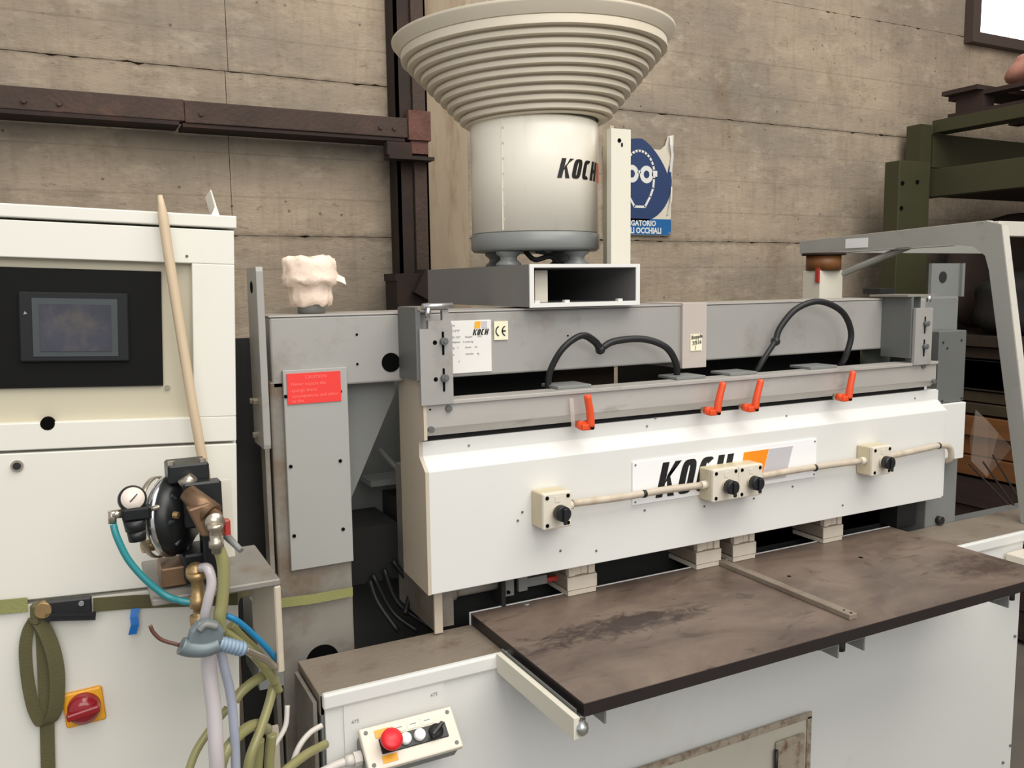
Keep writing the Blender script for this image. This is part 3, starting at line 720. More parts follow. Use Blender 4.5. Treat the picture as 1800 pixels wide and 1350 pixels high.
# wrapped pipe stub on the beam
wp = thing('wrapped_pipe_stub', 'short pipe stub wrapped in pale pink paper on top of the left column', 'pipe', (.437,1.72,1.546))
MB().lathe([(.027,0),(.027,.04)],c=(.437,1.72,1.5465),n=20,cap=True).build('pipe','slate_grey',wp)
m_ = MB(); random.seed(3)
prof = [(.034,1.562),(.040,1.566),(.042,1.58),(.041,1.60),(.047,1.604),(.055,1.608),(.054,1.618),(.051,1.63),(.052,1.643),(.050,1.653),(.040,1.657),(.0001,1.655)]
n=40; rings=[]
for j,(r,z) in enumerate(prof):
    rings.append([m_.bm.verts.new(Vector((.437+math.cos(2*math.pi*i/n)*r*(1+.05*math.sin(i*1.7+j*.8)+random.uniform(-.035,.035)), 1.72+math.sin(2*math.pi*i/n)*r*(1+random.uniform(-.03,.03)), z+.004*math.sin(i*.9+j)+(random.uniform(-.002,.002) if j<11 else 0)))) for i in range(n)])
for A,B in zip(rings,rings[1:]):
    for i in range(n): ff=m_.bm.faces.new((A[i],A[(i+1)%n],B[(i+1)%n],B[i])); ff.smooth = True
m_.bm.faces.new(rings[0][::-1])
m_.build('paper_wrap','paper',wp)
MB().ribbon([(.482,1.70,1.618),(.492,1.695,1.614),(.500,1.69,1.609)],(0,.01,.014),.001).build('loose_end','paper',wp)

# =====================================================================
# HOOD
# =====================================================================
HX0,HX1 = .613,2.168
hd_ = thing('machine_hood', 'long white sheet metal hood across the machine front below the rail', 'hood', (HX0,1.55,.98))
pf = [(1.550,.981),(1.550,1.232),(1.580,1.258),(1.580,1.288),(1.590,1.288),(1.590,1.255),(1.560,1.228),(1.560,.991),(1.640,.991),(1.640,.981)]
def hx(x0,x1,poly): 
    return MB().prism(poly, lambda u,v,w: Vector((w,u,v)), x0, x1)
hx(HX0,HX1,pf).build('front_shell','white_paint',hd_,bev=.0015)
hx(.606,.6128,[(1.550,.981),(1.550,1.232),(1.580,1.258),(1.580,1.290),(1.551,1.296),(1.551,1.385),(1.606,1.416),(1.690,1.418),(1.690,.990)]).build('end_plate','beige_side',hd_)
m_ = MB(); m_.box(HX0,2.15,1.600,1.64,1.285,1.300)
m_.build('top_flange','white_paint',hd_)
hx(2.1685,2.175,[(1.551,.985),(1.551,1.23),(1.581,1.257),(1.581,1.285),(1.70,1.29),(1.70,.985)]).build('end_plate','white_paint',hd_)
# right end cover: white box beside the hood
MB().box(2.178,2.292,1.575,1.612,1.078,1.243,bev=.002).build('end_cover','white_paint',hd_)
for q in ((746,770),(824,783),(1137,749),(1152,735),(1608,700),(985,968),(1048,968),(1133,897),(1182,865),(1238,890),(1325,876),(1393,855),(1481,888),(910,915),(918,900),(1663,720),(1382,731)):
    p = at(*q,Y=1.5495)
    if q[1] < 800:
        p = at(*q,Y=1.5795)
    MB().cyl(p,p+Vector((0,-.0015,0)),.0026,n=8).build('screw','nickel' if q[1]<800 else 'dark_grey',hd_)
# logo plate
lpz0,lpz1 = 1.101,1.200
lg = MB().box(1.100,1.667,1.5462,1.5496,lpz0,lpz1,bev=.0005).build('logo_plate','logo_white',hd_)
kl = MB()
for P in koch_polys(): kl.prism(P, fk(1.163,1.110,.080,1.546,1.17), 0, .0006)
kl.build('logo_lettering','logo_black',lg)
MB().prism([(1.412,1.112),(1.482,1.112),(1.505,1.189),(1.425,1.189)], f_, 1.546,1.5454).build('logo_square','logo_orange',lg)
MB().prism([(1.484,1.112),(1.562,1.112),(1.585,1.189),(1.507,1.189)], f_, 1.546,1.5454).build('logo_square','logo_grey',lg)
for x in (1.107,1.660):
    for z in (1.108,1.193): MB().cyl((x,1.546,z),(x,1.5445,z),.0022,n=8).build('screw','dark_grey',lg)

# =====================================================================
# CLAMP RAIL with levers
# =====================================================================
rl_ = thing('clamp_rail', 'long grey steel rail above the white hood carrying clamping levers', 'rail', (.605,1.56,1.30))
prf = [(1.556,1.366),(1.640,1.366),(1.640,1.372),(1.562,1.372),(1.556,1.370)]
hx(.6135,2.128,[(1.556,1.3705),(1.605,1.3705),(1.605,1.30),(1.572,1.30),(1.556,1.318),(1.556,1.340)]).build('rail_bar','rail_steel',rl_,bev=.001)
hx(.6135,2.128,[(1.550,1.364),(1.606,1.364),(1.606,1.372),(1.550,1.372)]).build('rail_lip','rail_steel',rl_,bev=.001)
hx(.62,2.12,[(1.585,1.289),(1.60,1.289),(1.60,1.299),(1.585,1.299)]).build('rail_gap_shade','inside_black',rl_)  # black strip painting the shade in the gap between rail and hood
for q in ((788,718),(757,755),(1622,643),(1640,670)):
    p = at(*q,Y=1.556); MB().cyl(p,p+Vector((0,-.006,0)),.0065,n=14).cyl(p+Vector((0,-.006,0)),p+Vector((0,-.0065,0)),.0032,n=6).build('bolt','dark_grey',rl_)
p = at(756,720,Y=1.556); MB().cyl(p,p+Vector((0,-.001,0)),.002,n=8).build('screw_hole','dark_hole',rl_)
for x0,x1 in ((.925,1.01),(1.245,1.33),(1.405,1.49),(1.67,1.765)):
    MB().box(x0,x1,1.575,1.648,1.3722,1.379,bev=.001).build('slide_plate','slate_grey',rl_)
def lever(x, z, lean, label):
    t = thing('clamp_lever', label, 'lever', (x,1.556,z), group=None)
    MB().cyl((x,1.556,z),(x,1.546,z),.0075,n=14).build('stud','nickel',t)
    MB().cyl((x,1.5455,z),(x,1.526,z),.0095,.0105,n=18).build('hub','orange_plastic',t)
    a = Vector((x+.016,1.524,z-.003)); b = Vector((x+.017+lean*.35,1.524,z+.025)); c = Vector((x+.017+lean*1.6,1.524,z+.066))
    m_ = MB()
    m_.box(x-.006,x+.020,1.520,1.532,z-.010,z+.004,bev=.003,seg=2)
    m_.build('crank','orange_plastic',t)
    MB().tube([a,b,c], lambda q: .0092-.0012*q, n=12, flat=.85).build('handle','orange_plastic',t)
    MB().cyl((x+.0175,1.5205,z-.0045),(x+.0175,1.517,z-.0045),.0042,n=10).build('screw','dark_hole',t)
    return t
for q,ln,lb in (((1020,747),-.006,'orange clamping lever on the rail, leftmost of four, beside a plastic tag'),((1243,722),.010,'orange clamping lever on the rail, second from the left'),((1310,716),.010,'orange clamping lever on the rail, third from the left'),((1475,698),.008,'orange clamping lever on the rail, rightmost near the cable arch')):
    p = at(*q,Y=1.54); lever(p.x,p.z,ln,lb)
p0 = at(1003,710,Y=1.545)
mat('film_tag',(214,206,200),.3,alpha=.35)
tg = MB().ribbon([at(1004,700,Y=1.549),at(1006,722,Y=1.546),at(1008,750,Y=1.546)],(.010,0,0),.0006).build('plastic_tag','film_tag')
tag(solo(tg),'clear plastic tag hanging beside the leftmost orange lever','tag')

# =====================================================================
# SELECTOR SWITCH BOXES AND CONDUIT
# =====================================================================
def switch_box(x0, x1, z0, z1, label, glandside=()):
    t = thing('switch_box', label, 'switch', ((x0+x1)/2,1.5495,z0))
    YF = 1.498
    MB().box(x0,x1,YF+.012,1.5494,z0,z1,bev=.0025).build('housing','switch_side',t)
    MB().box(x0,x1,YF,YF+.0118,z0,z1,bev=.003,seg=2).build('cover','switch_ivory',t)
    for sx_ in (x0+.009,x1-.009):
        for sz in (z0+.009,z1-.009):
            MB().cyl((sx_,YF+.001,sz),(sx_,YF-.0012,sz),.0042,n=12).build('screw','dark_hole',t)
    cx_, cz_ = (x0+x1)/2, (z0+z1)/2-.002
    k = MB().cyl((cx_,YF,cz_),(cx_,YF-.010,cz_),.0125,.0125,n=24).build('collar','switch_ivory',t)
    k = MB().cyl((cx_,YF-.010,cz_),(cx_,YF-.028,cz_),.0168,.0160,n=24).build('knob','black_plastic',t)
    MB().box(-.004+cx_,.004+cx_,YF-.0335,YF-.028,cz_-.021,cz_+.013,bev=.0015).build('pointer','black_plastic',k)
    MB().box(cx_-.006,cx_+.006,YF-.0012,YF,z1-.020,z1-.008).build('legend_plate','switch_ivory',t)
    for s in glandside:
        xx = x0 if s < 0 else x1
        MB().cyl((xx,1.523,(z0+z1)/2),(xx+s*.016,1.523,(z0+z1)/2),.0105,.009,n=16).build('cable_gland','switch_ivory',t)
    return t
switch_box(.843,.911,1.093,1.169,'ivory switch box with black knob at the left end of the hood',(1,))
switch_box(1.290,1.3665,1.093,1.169,'left box of the ivory switch pair covering the logo letters',(-1,))
switch_box(1.3675,1.441,1.093,1.169,'right box of the ivory switch pair below the orange logo square',(1,))
switch_box(1.816,1.888,1.093,1.169,'ivory switch box with black knob near the right end of hood',(-1,1))
def conduit(pts, label, r=.0082):
    t = thing('cable_conduit', label, 'cable', pts[0])
    MB().tube(pts, r, n=12).build('tube','conduit',t)
    return t
zc = 1.131
t = conduit([(.928,1.523,zc+.003),(1.05,1.524,zc),(1.17,1.526,zc+.001),(1.273,1.523,zc)],'beige cable conduit between the leftmost switch box and the pair')
MB().lathe([(.009,-.004),(.009,.004)],c=(1.115,1.524,zc),ax=(1,0,0),n=14,cap=True).build('cable_tie','black_plastic',t)
t = conduit([(1.458,1.523,zc),(1.56,1.526,zc+.001),(1.68,1.526,zc+.001),(1.799,1.523,zc)],'beige cable conduit between the switch pair and the right box')
MB().lathe([(.009,-.003),(.009,.003)],c=(1.64,1.525,zc),ax=(1,0,0),n=14,cap=True).build('cable_tie','black_plastic',t)
t = conduit([(1.905,1.523,zc+.001),(1.98,1.526,zc+.003),(2.06,1.528,zc+.006),(2.12,1.53,zc+.008),(2.165,1.532,zc-.002),(2.183,1.538,zc-.035),(2.186,1.56,zc-.05)],'beige cable conduit bending around the right end of the hood')
MB().lathe([(.009,-.003),(.009,.003)],c=(2.115,1.53,zc+.008),ax=(1,0,0),n=14,cap=True).build('cable_tie','black_plastic',t)

# =====================================================================
# PRESSURE FEET ON THE TABLE
# =====================================================================
feet = []
def foot(x0, x1, label):
    t = thing('hold_down_clamp', label, 'clamp', ((x0+x1)/2,1.6,TZ))
    YF = 1.593
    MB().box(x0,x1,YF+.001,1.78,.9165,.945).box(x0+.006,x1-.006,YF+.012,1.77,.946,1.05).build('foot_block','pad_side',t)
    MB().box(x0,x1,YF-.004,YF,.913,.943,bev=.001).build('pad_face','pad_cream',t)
    w = (x1-x0-.012)/4
    for i in range(4):
        if i in (1,2):
            MB().box(x0+.004+i*(w+.001),x0+.004+i*(w+.001)+w,YF+.002,YF+.011,.946,.978).build('guide_finger','pad_cream',t)
        else:
            MB().box(x0+.004+i*(w+.001),x0+.004+i*(w+.001)+w,YF-.002,YF+.011,.946,.978).build('guide_finger','pad_cream',t)
    MB().box(x0+.002,x1-.002,YF-.002,1.75,TZ+.001,.912).build('rubber_sole','pad_cream',t)
    return t
foot(.955,1.033,'cream hold-down clamp on the table, leftmost of the four')
foot(1.320,1.398,'cream hold-down clamp just left of the fence bar')
foot(1.436,1.512,'cream hold-down clamp just right of the fence bar')
foot(1.748,1.822,'cream hold-down clamp on the table, rightmost of the four')

# =====================================================================
# DRILLING UNIT BEHIND THE HOOD
# =====================================================================
du = thing('drilling_unit', 'dark drilling mechanism and pipework filling the space behind the hood', 'machinery', (1.3,1.9,0))
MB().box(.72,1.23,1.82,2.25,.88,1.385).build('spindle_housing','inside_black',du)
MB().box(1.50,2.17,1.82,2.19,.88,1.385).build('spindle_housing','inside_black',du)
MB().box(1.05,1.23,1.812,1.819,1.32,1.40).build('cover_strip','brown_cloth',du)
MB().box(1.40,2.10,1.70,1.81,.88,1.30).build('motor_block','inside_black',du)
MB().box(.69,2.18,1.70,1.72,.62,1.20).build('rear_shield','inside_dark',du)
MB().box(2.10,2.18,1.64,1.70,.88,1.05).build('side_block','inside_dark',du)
mat('pale_green',(150,158,148),.5)
MB().cyl((2.11,1.74,1.31),(2.11,1.74,1.402),.045,n=24).build('filter_bowl','pale_green',du)
MB().box(.640,.650,1.600,1.82,.878,1.20).build('inner_cheek','dirty_grey',du)
MB().box(.636,.654,1.594,1.600,.878,1.0).build('cheek_edge','beige_side',du)
MB().box(.665,.69,1.62,1.66,.878,.98).build('clevis','dirty_grey',du)
MB().cyl((.69,1.64,.945),(.80,1.64,.945),.014,n=16).cyl((.69,1.64,.945),(.70,1.64,.945),.020,n=16).build('air_cylinder','dirty_grey',du)
MB().box(.80,.81,1.61,1.66,.90,.99).build('mount_plate','inside_dark',du)
MB().box(.812,.838,1.625,1.635,.915,.985).box(.85,.872,1.625,1.635,.92,.985).box(.872,.925,1.63,1.65,.925,.945).box(.885,.92,1.63,1.66,.95,.985).build('valve_block','slate_grey',du)
MB().cyl((.823,1.624,.925),(.823,1.620,.925),.004,n=6).build('bolt','dark_hole',du)
MB().box(.925,.955,1.635,1.645,.925,.935).build('red_tab','red_metal',du)
m_ = MB()
for i,(a,b_,c) in enumerate((((655,1010),(690,1075),(735,1110)),((650,1020),(665,1060),(700,1110)),((690,985),(720,1030),(712,1080)),((675,1000),(700,1060),(760,1105)))):
    MB().tube([at(*a,Y=1.80),at(*b_,Y=1.78),at(*c,Y=1.74)],.006,n=8).build('black_hose','black_rubber',du)
MB().box(.50,.74,1.99,2.02,1.03,1.42).build('rear_plate','slate_grey',du)
MB().box(.66,.80,1.86,1.98,.96,1.10).build('motor_block','inside_dark',du)
MB().cyl(at(668,790,Y=1.9),at(708,835,Y=1.85),.007,n=10).build('push_rod','slate_grey',du)
MB().box(.60,.75,1.88,1.96,1.135,1.148).build('shelf_edge','slate_grey',du)
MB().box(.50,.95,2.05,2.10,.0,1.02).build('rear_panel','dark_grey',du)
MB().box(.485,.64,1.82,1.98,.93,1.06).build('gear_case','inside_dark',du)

# =====================================================================
# BOWL FEEDER
# =====================================================================
fd = thing('bowl_feeder', 'cream ribbed bowl feeder on a white drum mounted over the beam', 'feeder', (1.025,1.85,1.547))
bx = MB()
X0,X1,Y0,Y1,Z0,Z1 = .882,1.167,1.62,2.20,1.549,1.640
t_ = .008
bx.box(X0,X0+t_,Y0,Y1,Z0,Z1).box(X1-t_,X1,Y0,Y1,Z0,Z1).box(X0+t_,X1-t_,Y0,Y1,Z0,Z0+t_).box(X0+t_,X1-t_,Y0,Y1,Z1-t_,Z1).box(X0+t_,X1-t_,Y1-.01,Y1,Z0+t_,Z1-t_)
bx.build('channel_box','box_grey',fd)
fx = MB(); w=.0095
fx.box(X0-.001,X0+w,Y0-.004,Y0-.0005,Z0-.001,Z1+.001).box(X1-w,X1+.001,Y0-.004,Y0-.0005,Z0-.001,Z1+.001).box(X0+w,X1-w,Y0-.004,Y0-.0005,Z0-.001,Z0+w-.001).box(X0+w,X1-w,Y0-.004,Y0-.0005,Z1-w+.003,Z1+.001)
fx.build('front_frame','white_paint',fd)
MB().box(.918,.950,1.66,1.70,1.558,1.628).build('terminal_box','switch_ivory',fd)
MB().box(.905,.917,1.66,1.69,1.565,1.62).build('clip','bronze',fd)
for x in (.90,.975,1.115): MB().box(x-.006,x+.006,1.617,1.628,Z0+.0085,Z0+.014).build('weld_nut','white_paint',fd)
FC = (1.025,1.85)
MB().lathe([(.0001,1.676),(.150,1.676),(.156,1.682),(.156,1.715),(.150,1.7185),(.0001,1.7185)],c=(*FC,0),n=64).build('base_ring','drum_grey',fd)
MB().lathe([(.0001,1.719),(.1535,1.719),(.1535,1.972),(.150,1.976),(.0001,1.976)],c=(*FC,0),n=64).build('drum','drum_white',fd)
MB().lathe([(.0001,1.9765),(.149,1.9765),(.147,1.993),(.0001,1.993)],c=(*FC,0),n=48).build('drum_neck_shade','dark_grey',fd)  # dark neck: the shadow band under the bowl put into its colour
drum = [o for o in bpy.data.objects if o.name.startswith('drum') and o.name=='drum'][0]
def cylmap(a_deg, z, r=.1536):
    a = R_(a_deg); return Vector((FC[0]+math.sin(a)*r, FC[1]-math.cos(a)*r, z))
def azi(q):     # azimuth on the drum for a pixel column
    best=None
    for k in range(-700,900):
        a=k/10; p=cylmap(a,1.86); v=p-Vector((0,0,CAMH)); w_=v.dot(CF); xx=900+FPX*v.dot(CR)/w_
        nrm=Vector((math.sin(R_(a)),-math.cos(R_(a)),0))
        if nrm.dot(v)<0 and (best is None or abs(xx-q)<best[0]): best=(abs(xx-q),a)
    return best[1]
aK = azi(979); aH = azi(1041)
SK = .044
def fdrum(u,v,w):
    return cylmap(aK+(u/2.44)*(aH+9-aK), 1.835+v*SK, .1536+w)
kl = MB()
for P in koch_polys():
    Q=[]
    for i in range(len(P)):
        a,b_=P[i],P[(i+1)%len(P)]; Q+=[a,((a[0]+b_[0])/2,(a[1]+b_[1])/2)]
    kl.prism(Q, fdrum, .0004,.0010)
kl.build('logo_lettering','logo_black',drum)
mat('faded_orange',(232,140,112),.5)
a1=aH+9
m_=MB()
for i in range(3): m_.prism([(2.5+i*.2,0),(2.7+i*.2,0),(2.72+i*.2,1),(2.52+i*.2,1)],fdrum,.0004,.001)
m_.build('logo_square','faded_orange',drum)
aj=azi(882)
m_=MB(); 
for k in range(1): m_.prism([(0,0),(1,0),(1,1),(0,1)],lambda u,v,w: cylmap(aj+u*1.0,1.722+v*.248,.1536+w),.0,.0008)
m_.build('seam','drum_white',drum)
for k in range(7): 
    MB().cyl(cylmap(aj+1.6,1.745+k*.034,.1536),cylmap(aj+1.6,1.745+k*.034,.1546),.0028,n=8).build('rivet','bowl_cream',drum)
for ang in (-62,28,118,-152):
    p = Vector((FC[0]+math.sin(R_(ang))*.115, FC[1]-math.cos(R_(ang))*.115, 0))
    MB().lathe([(.030,1.6405),(.030,1.646),(.020,1.655),(.020,1.662),(.030,1.670),(.030,1.6755)],c=p,n=20,cap=True).build('rubber_mount','drum_grey',fd)
MB().tube([(.97,1.80,1.675),(.985,1.78,1.655),(1.02,1.77,1.662),(1.05,1.775,1.645),(1.08,1.80,1.642)],.006,n=8).build('cable','inside_dark',fd)
MB().tube([(1.01,1.82,1.675),(1.03,1.79,1.667),(1.05,1.78,1.65),(1.05,1.80,1.642)],.004,n=8).build('cable','dark_grey',fd)
# ribbed bowl
tl = Matrix.Rotation(R_(-2.2),3,'Y')
pr = [(.0001,1.9945),(.1485,1.9945),(.1495,1.9785),(.160,1.9775),(.166,1.9765),(.172,1.979)]
NR = 10
for k in range(NR):
    r_k = .1826+.0146*k; zb = 1.985+.01578*k; zt = zb+.0158
    if k == NR-1: zt = 2.146
    wt = zb+.0112 if k < NR-1 else zt
    pr += [(r_k-.020,zb-.0004),(r_k-.0012,zb),(r_k-.0002,zb+.0006),(r_k,zb+.002),(r_k,wt-.0022),(r_k-.0005,wt-.0006),(r_k-.002,wt)]
    if k < NR-1: pr += [(r_k-.009,wt+.0004),(r_k-.009,zt-.0004)]
pr += [(.316,2.1465),(.3325,2.166),(.3335,2.168),(.3335,2.172),(.331,2.172),(.312,2.150),(.300,2.135),(.15,2.005),(.0001,2.0)]
pr = [(r,z-2.06) for r,z in pr]
bw = MB().lathe(pr,c=(FC[0]+.003,FC[1],2.06),n=128,rot=tl,smooth=False).build('bowl','bowl_cream',fd)
for pg in bw.data.polygons: pg.use_smooth = True
bpy.context.view_layer.update()
bw.data.set_sharp_from_angle(angle=R_(38))
# slotted upright beside the drum
up = MB().box(1.112,1.166,1.650,1.668,1.6405,1.944).build('upright_plate','post_cream',fd,bev=.001)
MB().cyl((1.134,1.6505,1.918),(1.134,1.6492,1.918),.005,n=10).build('slot','dark_hole',up)
MB().box(1.139,1.143,1.6485,1.6505,1.905,1.913).build('slot','dark_hole',up)
sl = MB().box(1.143,1.153,1.70,1.73,1.6405,1.96).build('slotted_strip','recess_paint',fd)
for z0_,z1_ in ((1.925,1.95),(1.875,1.912),(1.85,1.865)): MB().box(1.146,1.150,1.698,1.701,z0_,z1_).build('slot','dark_hole',sl)

# =====================================================================
# BLACK CABLE ARCHES over the beam
# =====================================================================
def arch(label, pts, pts2, joint, r1=.007, r2=.008):
    t = thing('cable_arch', label, 'cable', pts[0])
    MB().tube(pts, r1, n=10, flat=1.3).build('flat_cable','black_rubber',t)
    MB().tube(pts2, r2, n=10).build('round_cable','black_rubber',t)
    MB().lathe([(.0001,-.009),(.010,-.007),(.012,0),(.010,.007),(.0001,.009)],c=joint,ax=(1,0,0),n=16).build('cable_joint','black_plastic',t)
    return t
A_ = lambda q,Y: at(*q,Y=Y)
j = A_((1055,614),1.62)
t = arch('black cable arch over the beam, left of the collar', [A_((962,686),1.625),A_((968,650),1.615),A_((990,612),1.60),A_((1022,590),1.60),A_((1045,600),1.61),j],[j,A_((1080,600),1.62),A_((1130,596),1.615),A_((1170,610),1.605),A_((1188,638),1.61),A_((1190,668),1.625)], j)
j = A_((1363,600),1.62)
t = arch('black cable arch over the beam, right of the collar', [A_((1326,660),1.625),A_((1342,632),1.615),j],[j,A_((1372,575),1.62),A_((1400,543),1.61),A_((1440,530),1.60),A_((1480,548),1.60),A_((1496,585),1.605),A_((1488,622),1.61),A_((1476,646),1.625)], j)

# =====================================================================
# GUARD FRAME at the right
# =====================================================================
GX = 2.47
gf = thing('safety_guard', 'pale grey square tube guard frame rising over the right end', 'frame', (GX,1.5,.875))
fg = lambda u,v,w: Vector((w,u,v))     # u = Y, v = Z
outer = [(2.40,1.742),(1.69,1.766),(1.655,1.766),(1.48,.876)]
def z_(y): return 1.742+(2.40-y)*(.024/.71)
gus = [(2.40,1.742),(1.66,1.767),(1.615,1.755),(1.46,.876),(1.505,.876),(1.645,1.62),(1.66,1.665),(1.70,1.694),(1.78,1.703),(2.40,1.696)]
MB().prism(gus, fg, GX, GX+.006).build('side_tube','guard_shaded',gf)
MB().prism([(1.612,1.752),(1.456,.876),(1.462,.876),(1.618,1.752)], fg, GX+.0005, GX+.030).build('front_tube','guard_lit',gf)
MB().prism([(2.40,1.7425),(1.66,1.7675),(1.66,1.7695),(2.40,1.7445)], fg, GX, GX+.030).build('top_tube','guard_lit',gf)
MB().prism([(2.40,1.694),(1.78,1.701),(1.78,1.699),(2.40,1.692)], fg, GX, GX+.030).build('bottom_tube','guard_shaded',gf)
MB().box(GX+.007,3.6,1.625,1.665,1.722,1.766).build('cross_tube','guard_lit',gf,bev=.002)
MB().box(GX+.05,3.6,2.33,2.37,1.700,1.740).build('cross_tube','guard_shaded',gf)
p0_,p1_ = at(1486,432,X=GX-.001),at(1525,430,X=GX-.001)
MB().box(GX-.0015,GX-.0002,min(p0_.y,p1_.y),max(p0_.y,p1_.y),1.708,1.741).build('white_tape','logo_white',gf)
MB().cyl(at(1483,480,Y=2.20),at(1600,432,X=GX+.03),.012,n=8).build('brace','guard_shaded',gf)
# post carrying the guard
gp = thing('guard_post', 'cream square post with a brown stained collar behind the beam', 'post', (2.415,2.2,1.2))
MB().box(2.365,2.478,2.20,2.28,.0,1.632).build('post_body','post_cream',gp,bev=.002)
MB().cyl((2.418,2.235,1.6325),(2.418,2.235,1.685),.060,n=24).build('collar','brown_collar',gp)
MB().cyl((2.418,2.235,1.6855),(2.418,2.235,1.694),.075,n=24).build('flange','rust_dark',gp)
MB().box(2.357,2.3645,2.20,2.215,1.59,1.64).build('red_mark','red_metal',gp)
# bed clutter: thin wires on the right
for i,(a,b_) in enumerate((((1703,815),(1790,905)),((1728,812),(1790,900)),((1745,800),(1793,880)))):
    w_ = MB().cyl(at(*a,Y=2.1),at(*b_,Y=1.9),.0035,n=6).build('steel_rod','rust_dark')
    tag(solo(w_),['thin dark rod slanting behind the guard frame foot, lowest one','thin dark rod slanting behind the guard frame foot, middle one','thin dark rod slanting behind the guard frame foot, shortest upper one'][i],'rod','rods behind the guard frame')
zr = at(1740,905,Y=1.90).z
rr = MB().box(2.50,3.3,1.90,1.94,zr-.02,zr+.006).build('side_rail','slate_grey'); tag(solo(rr),'dirty grey steel rail lying level behind the bed end','rail')

# control box at far right edge
cb = thing('emergency_box', 'small ivory control box with orange sticker at the right table edge', 'control box', at(1800,985,Y=1.42))
q = at(1797,978,Y=1.40)
MB().box(q.x-.02,q.x+.12,1.375,1.435,q.z-.055,q.z+.004,bev=.003).build('housing','switch_ivory',cb)
MB().box(q.x-.002,q.x+.04,1.372,1.3748,q.z-.03,q.z).build('orange_sticker','orange_plastic',cb)
MB().cyl((q.x-.006,1.374,q.z-.015),(q.x-.006,1.36,q.z-.015),.007,n=14).build('button','black_plastic',cb)

# =====================================================================
# PUSH BUTTON STATION
# =====================================================================
ST = Matrix.Translation((.415,1.4205,.807)) @ Matrix.Rotation(R_(0),4,'Z') @ Matrix.Rotation(R_(40),4,'X')
# local: x along the box, y = depth into the box, z down the face (negative)
st = bpy.data.objects.new('button_station', None); C.objects.link(st); st.matrix_world = Matrix.Translation((.415,1.4205,.810)) @ Matrix.Rotation(R_(-48),4,'X')
st['label'] = 'ivory push button station with red mushroom button on the white base'; st['category'] = 'control box'
W_,H_ = .180,.078
MB().box(0,W_,0,.014,-H_,0,bev=.003,seg=2).build('cover','switch_ivory',st)
MB().box(.002,W_-.002,.0142,.050,-H_+.003,-.003,bev=.004).build('housing','slate_grey',st)
for x in (.011,W_-.011):
    for z in (-.010,-H_+.010): MB().cyl((x,.001,z),(x,-.0012,z),.0038,n=12).build('screw','dark_grey',st)
MB().box(.030,.158,-.003,.0005,-.054,-.026,bev=.001).build('switch_strip','black_plastic',st)
MB().box(.026,.054,-.0015,.0005,-.024,-.010).build('yellow_label','rotary_yellow',st)
MB().box(.028,.056,-.0015,.0005,-.070,-.057).build('yellow_label','rotary_yellow',st)
for i in range(3):
    l_ = MB().box(.060+i*.027,.084+i*.027,-.0015,.0005,-.023,-.008,bev=.0005).build('button_label','sticker_cream',st)
    MB().box(.066+i*.027,.078+i*.027,-.0019,-.0014,-.016,-.014).build('ink_mark','ink_grey',l_)
MB().lathe([(.0001,-.034),(.014,-.033),(.0195,-.029),(.020,-.024),(.012,-.018),(.011,0)],c=(.046,0,-.040),ax=(0,1,0),n=28).build('mushroom_button','red_button',st)
for x in (.077,.104):
    MB().lathe([(.0001,-.0125),(.0095,-.012),(.0105,-.009),(.0105,-.001)],c=(x,0,-.039),ax=(0,1,0),n=22).build('push_button','logo_white',st)
k = MB().lathe([(.0001,-.010),(.0125,-.010),(.014,-.004),(.014,0)],c=(.136,0,-.040),ax=(0,1,0),n=22).build('selector_knob','black_plastic',st)
MB().box(.132,.140,-.020,-.009,-.056,-.024,bev=.002,rot=Matrix.Rotation(R_(55),3,'Y')).build('knob_grip','black_plastic',k)
MB().cyl((0,.028,-.040),(-.014,.028,-.040),.013,.013,n=8).cyl((-.014,.028,-.040),(-.030,.028,-.040),.0105,.009,n=16).build('cable_gland','white_cable',st)
gl = st.matrix_world @ Vector((-.028,.028,-.040))
cbl = MB().tube([gl,gl+Vector((-.03,-.0,-.004)),gl+Vector((-.055,0,-.018)),gl+Vector((-.065,.01,-.09))],.0075,n=12).build('station_cable','white_cable')
tag(solo(cbl),'thick white cable leaving the left end of the button station','cable')

# =====================================================================
# PUMP SHELF, PUMP AND REGULATOR
# =====================================================================
sh_ = thing('pump_shelf', 'dirty angled steel shelf carrying the pump between cabinet and column', 'shelf', (.17,1.3,1.02))
MB().box(.078,.253,1.238,1.43,1.164,1.174,bev=.002).build('shelf_plate','dirty_grey',sh_)
MB().box(.243,.253,1.238,1.43,1.03,1.1635,bev=.002).build('shelf_flange','beige_side',sh_)
MB().box(.256,.298,1.47,1.60,.90,1.05).build('side_flange','slate_grey',sh_)
MB().box(.12,.242,1.42,1.43,1.10,1.163).build('back_strip','slate_grey',sh_)
mat('pump_black',(24,26,28),.38,var=.1,vs=30)
PY = 1.30
pm = thing('diaphragm_pump', 'black and chrome diaphragm pump with bronze fittings on the shelf', 'pump', (.135,PY,1.176))
c_ = at(300,918,Y=PY)
ax = Vector((.86,-.5,.06)).normalized()
pc = Vector((.128,PY,1.272))
MB().lathe([(.0001,-.030),(.034,-.028),(.050,-.016),(.056,-.010),(.056,.010),(.050,.016),(.034,.028),(.0001,.030)],c=pc+ax*-.012,ax=ax,n=40).build('pump_body','pump_black',pm)
MB().lathe([(.056,-.006),(.0585,-.005),(.0585,.003),(.056,.004)],c=pc+ax*-.016,ax=ax,n=44,cap=False).build('clamp_band','chrome',pm)
MB().lathe([(.0565,-.004),(.059,-.003),(.059,.003),(.0565,.004)],c=pc+ax*-.034,ax=ax,n=44).build('clamp_band','nickel',pm)
r8 = MB()
a_ = ax.orthogonal().normalized(); b2 = ax.cross(a_)
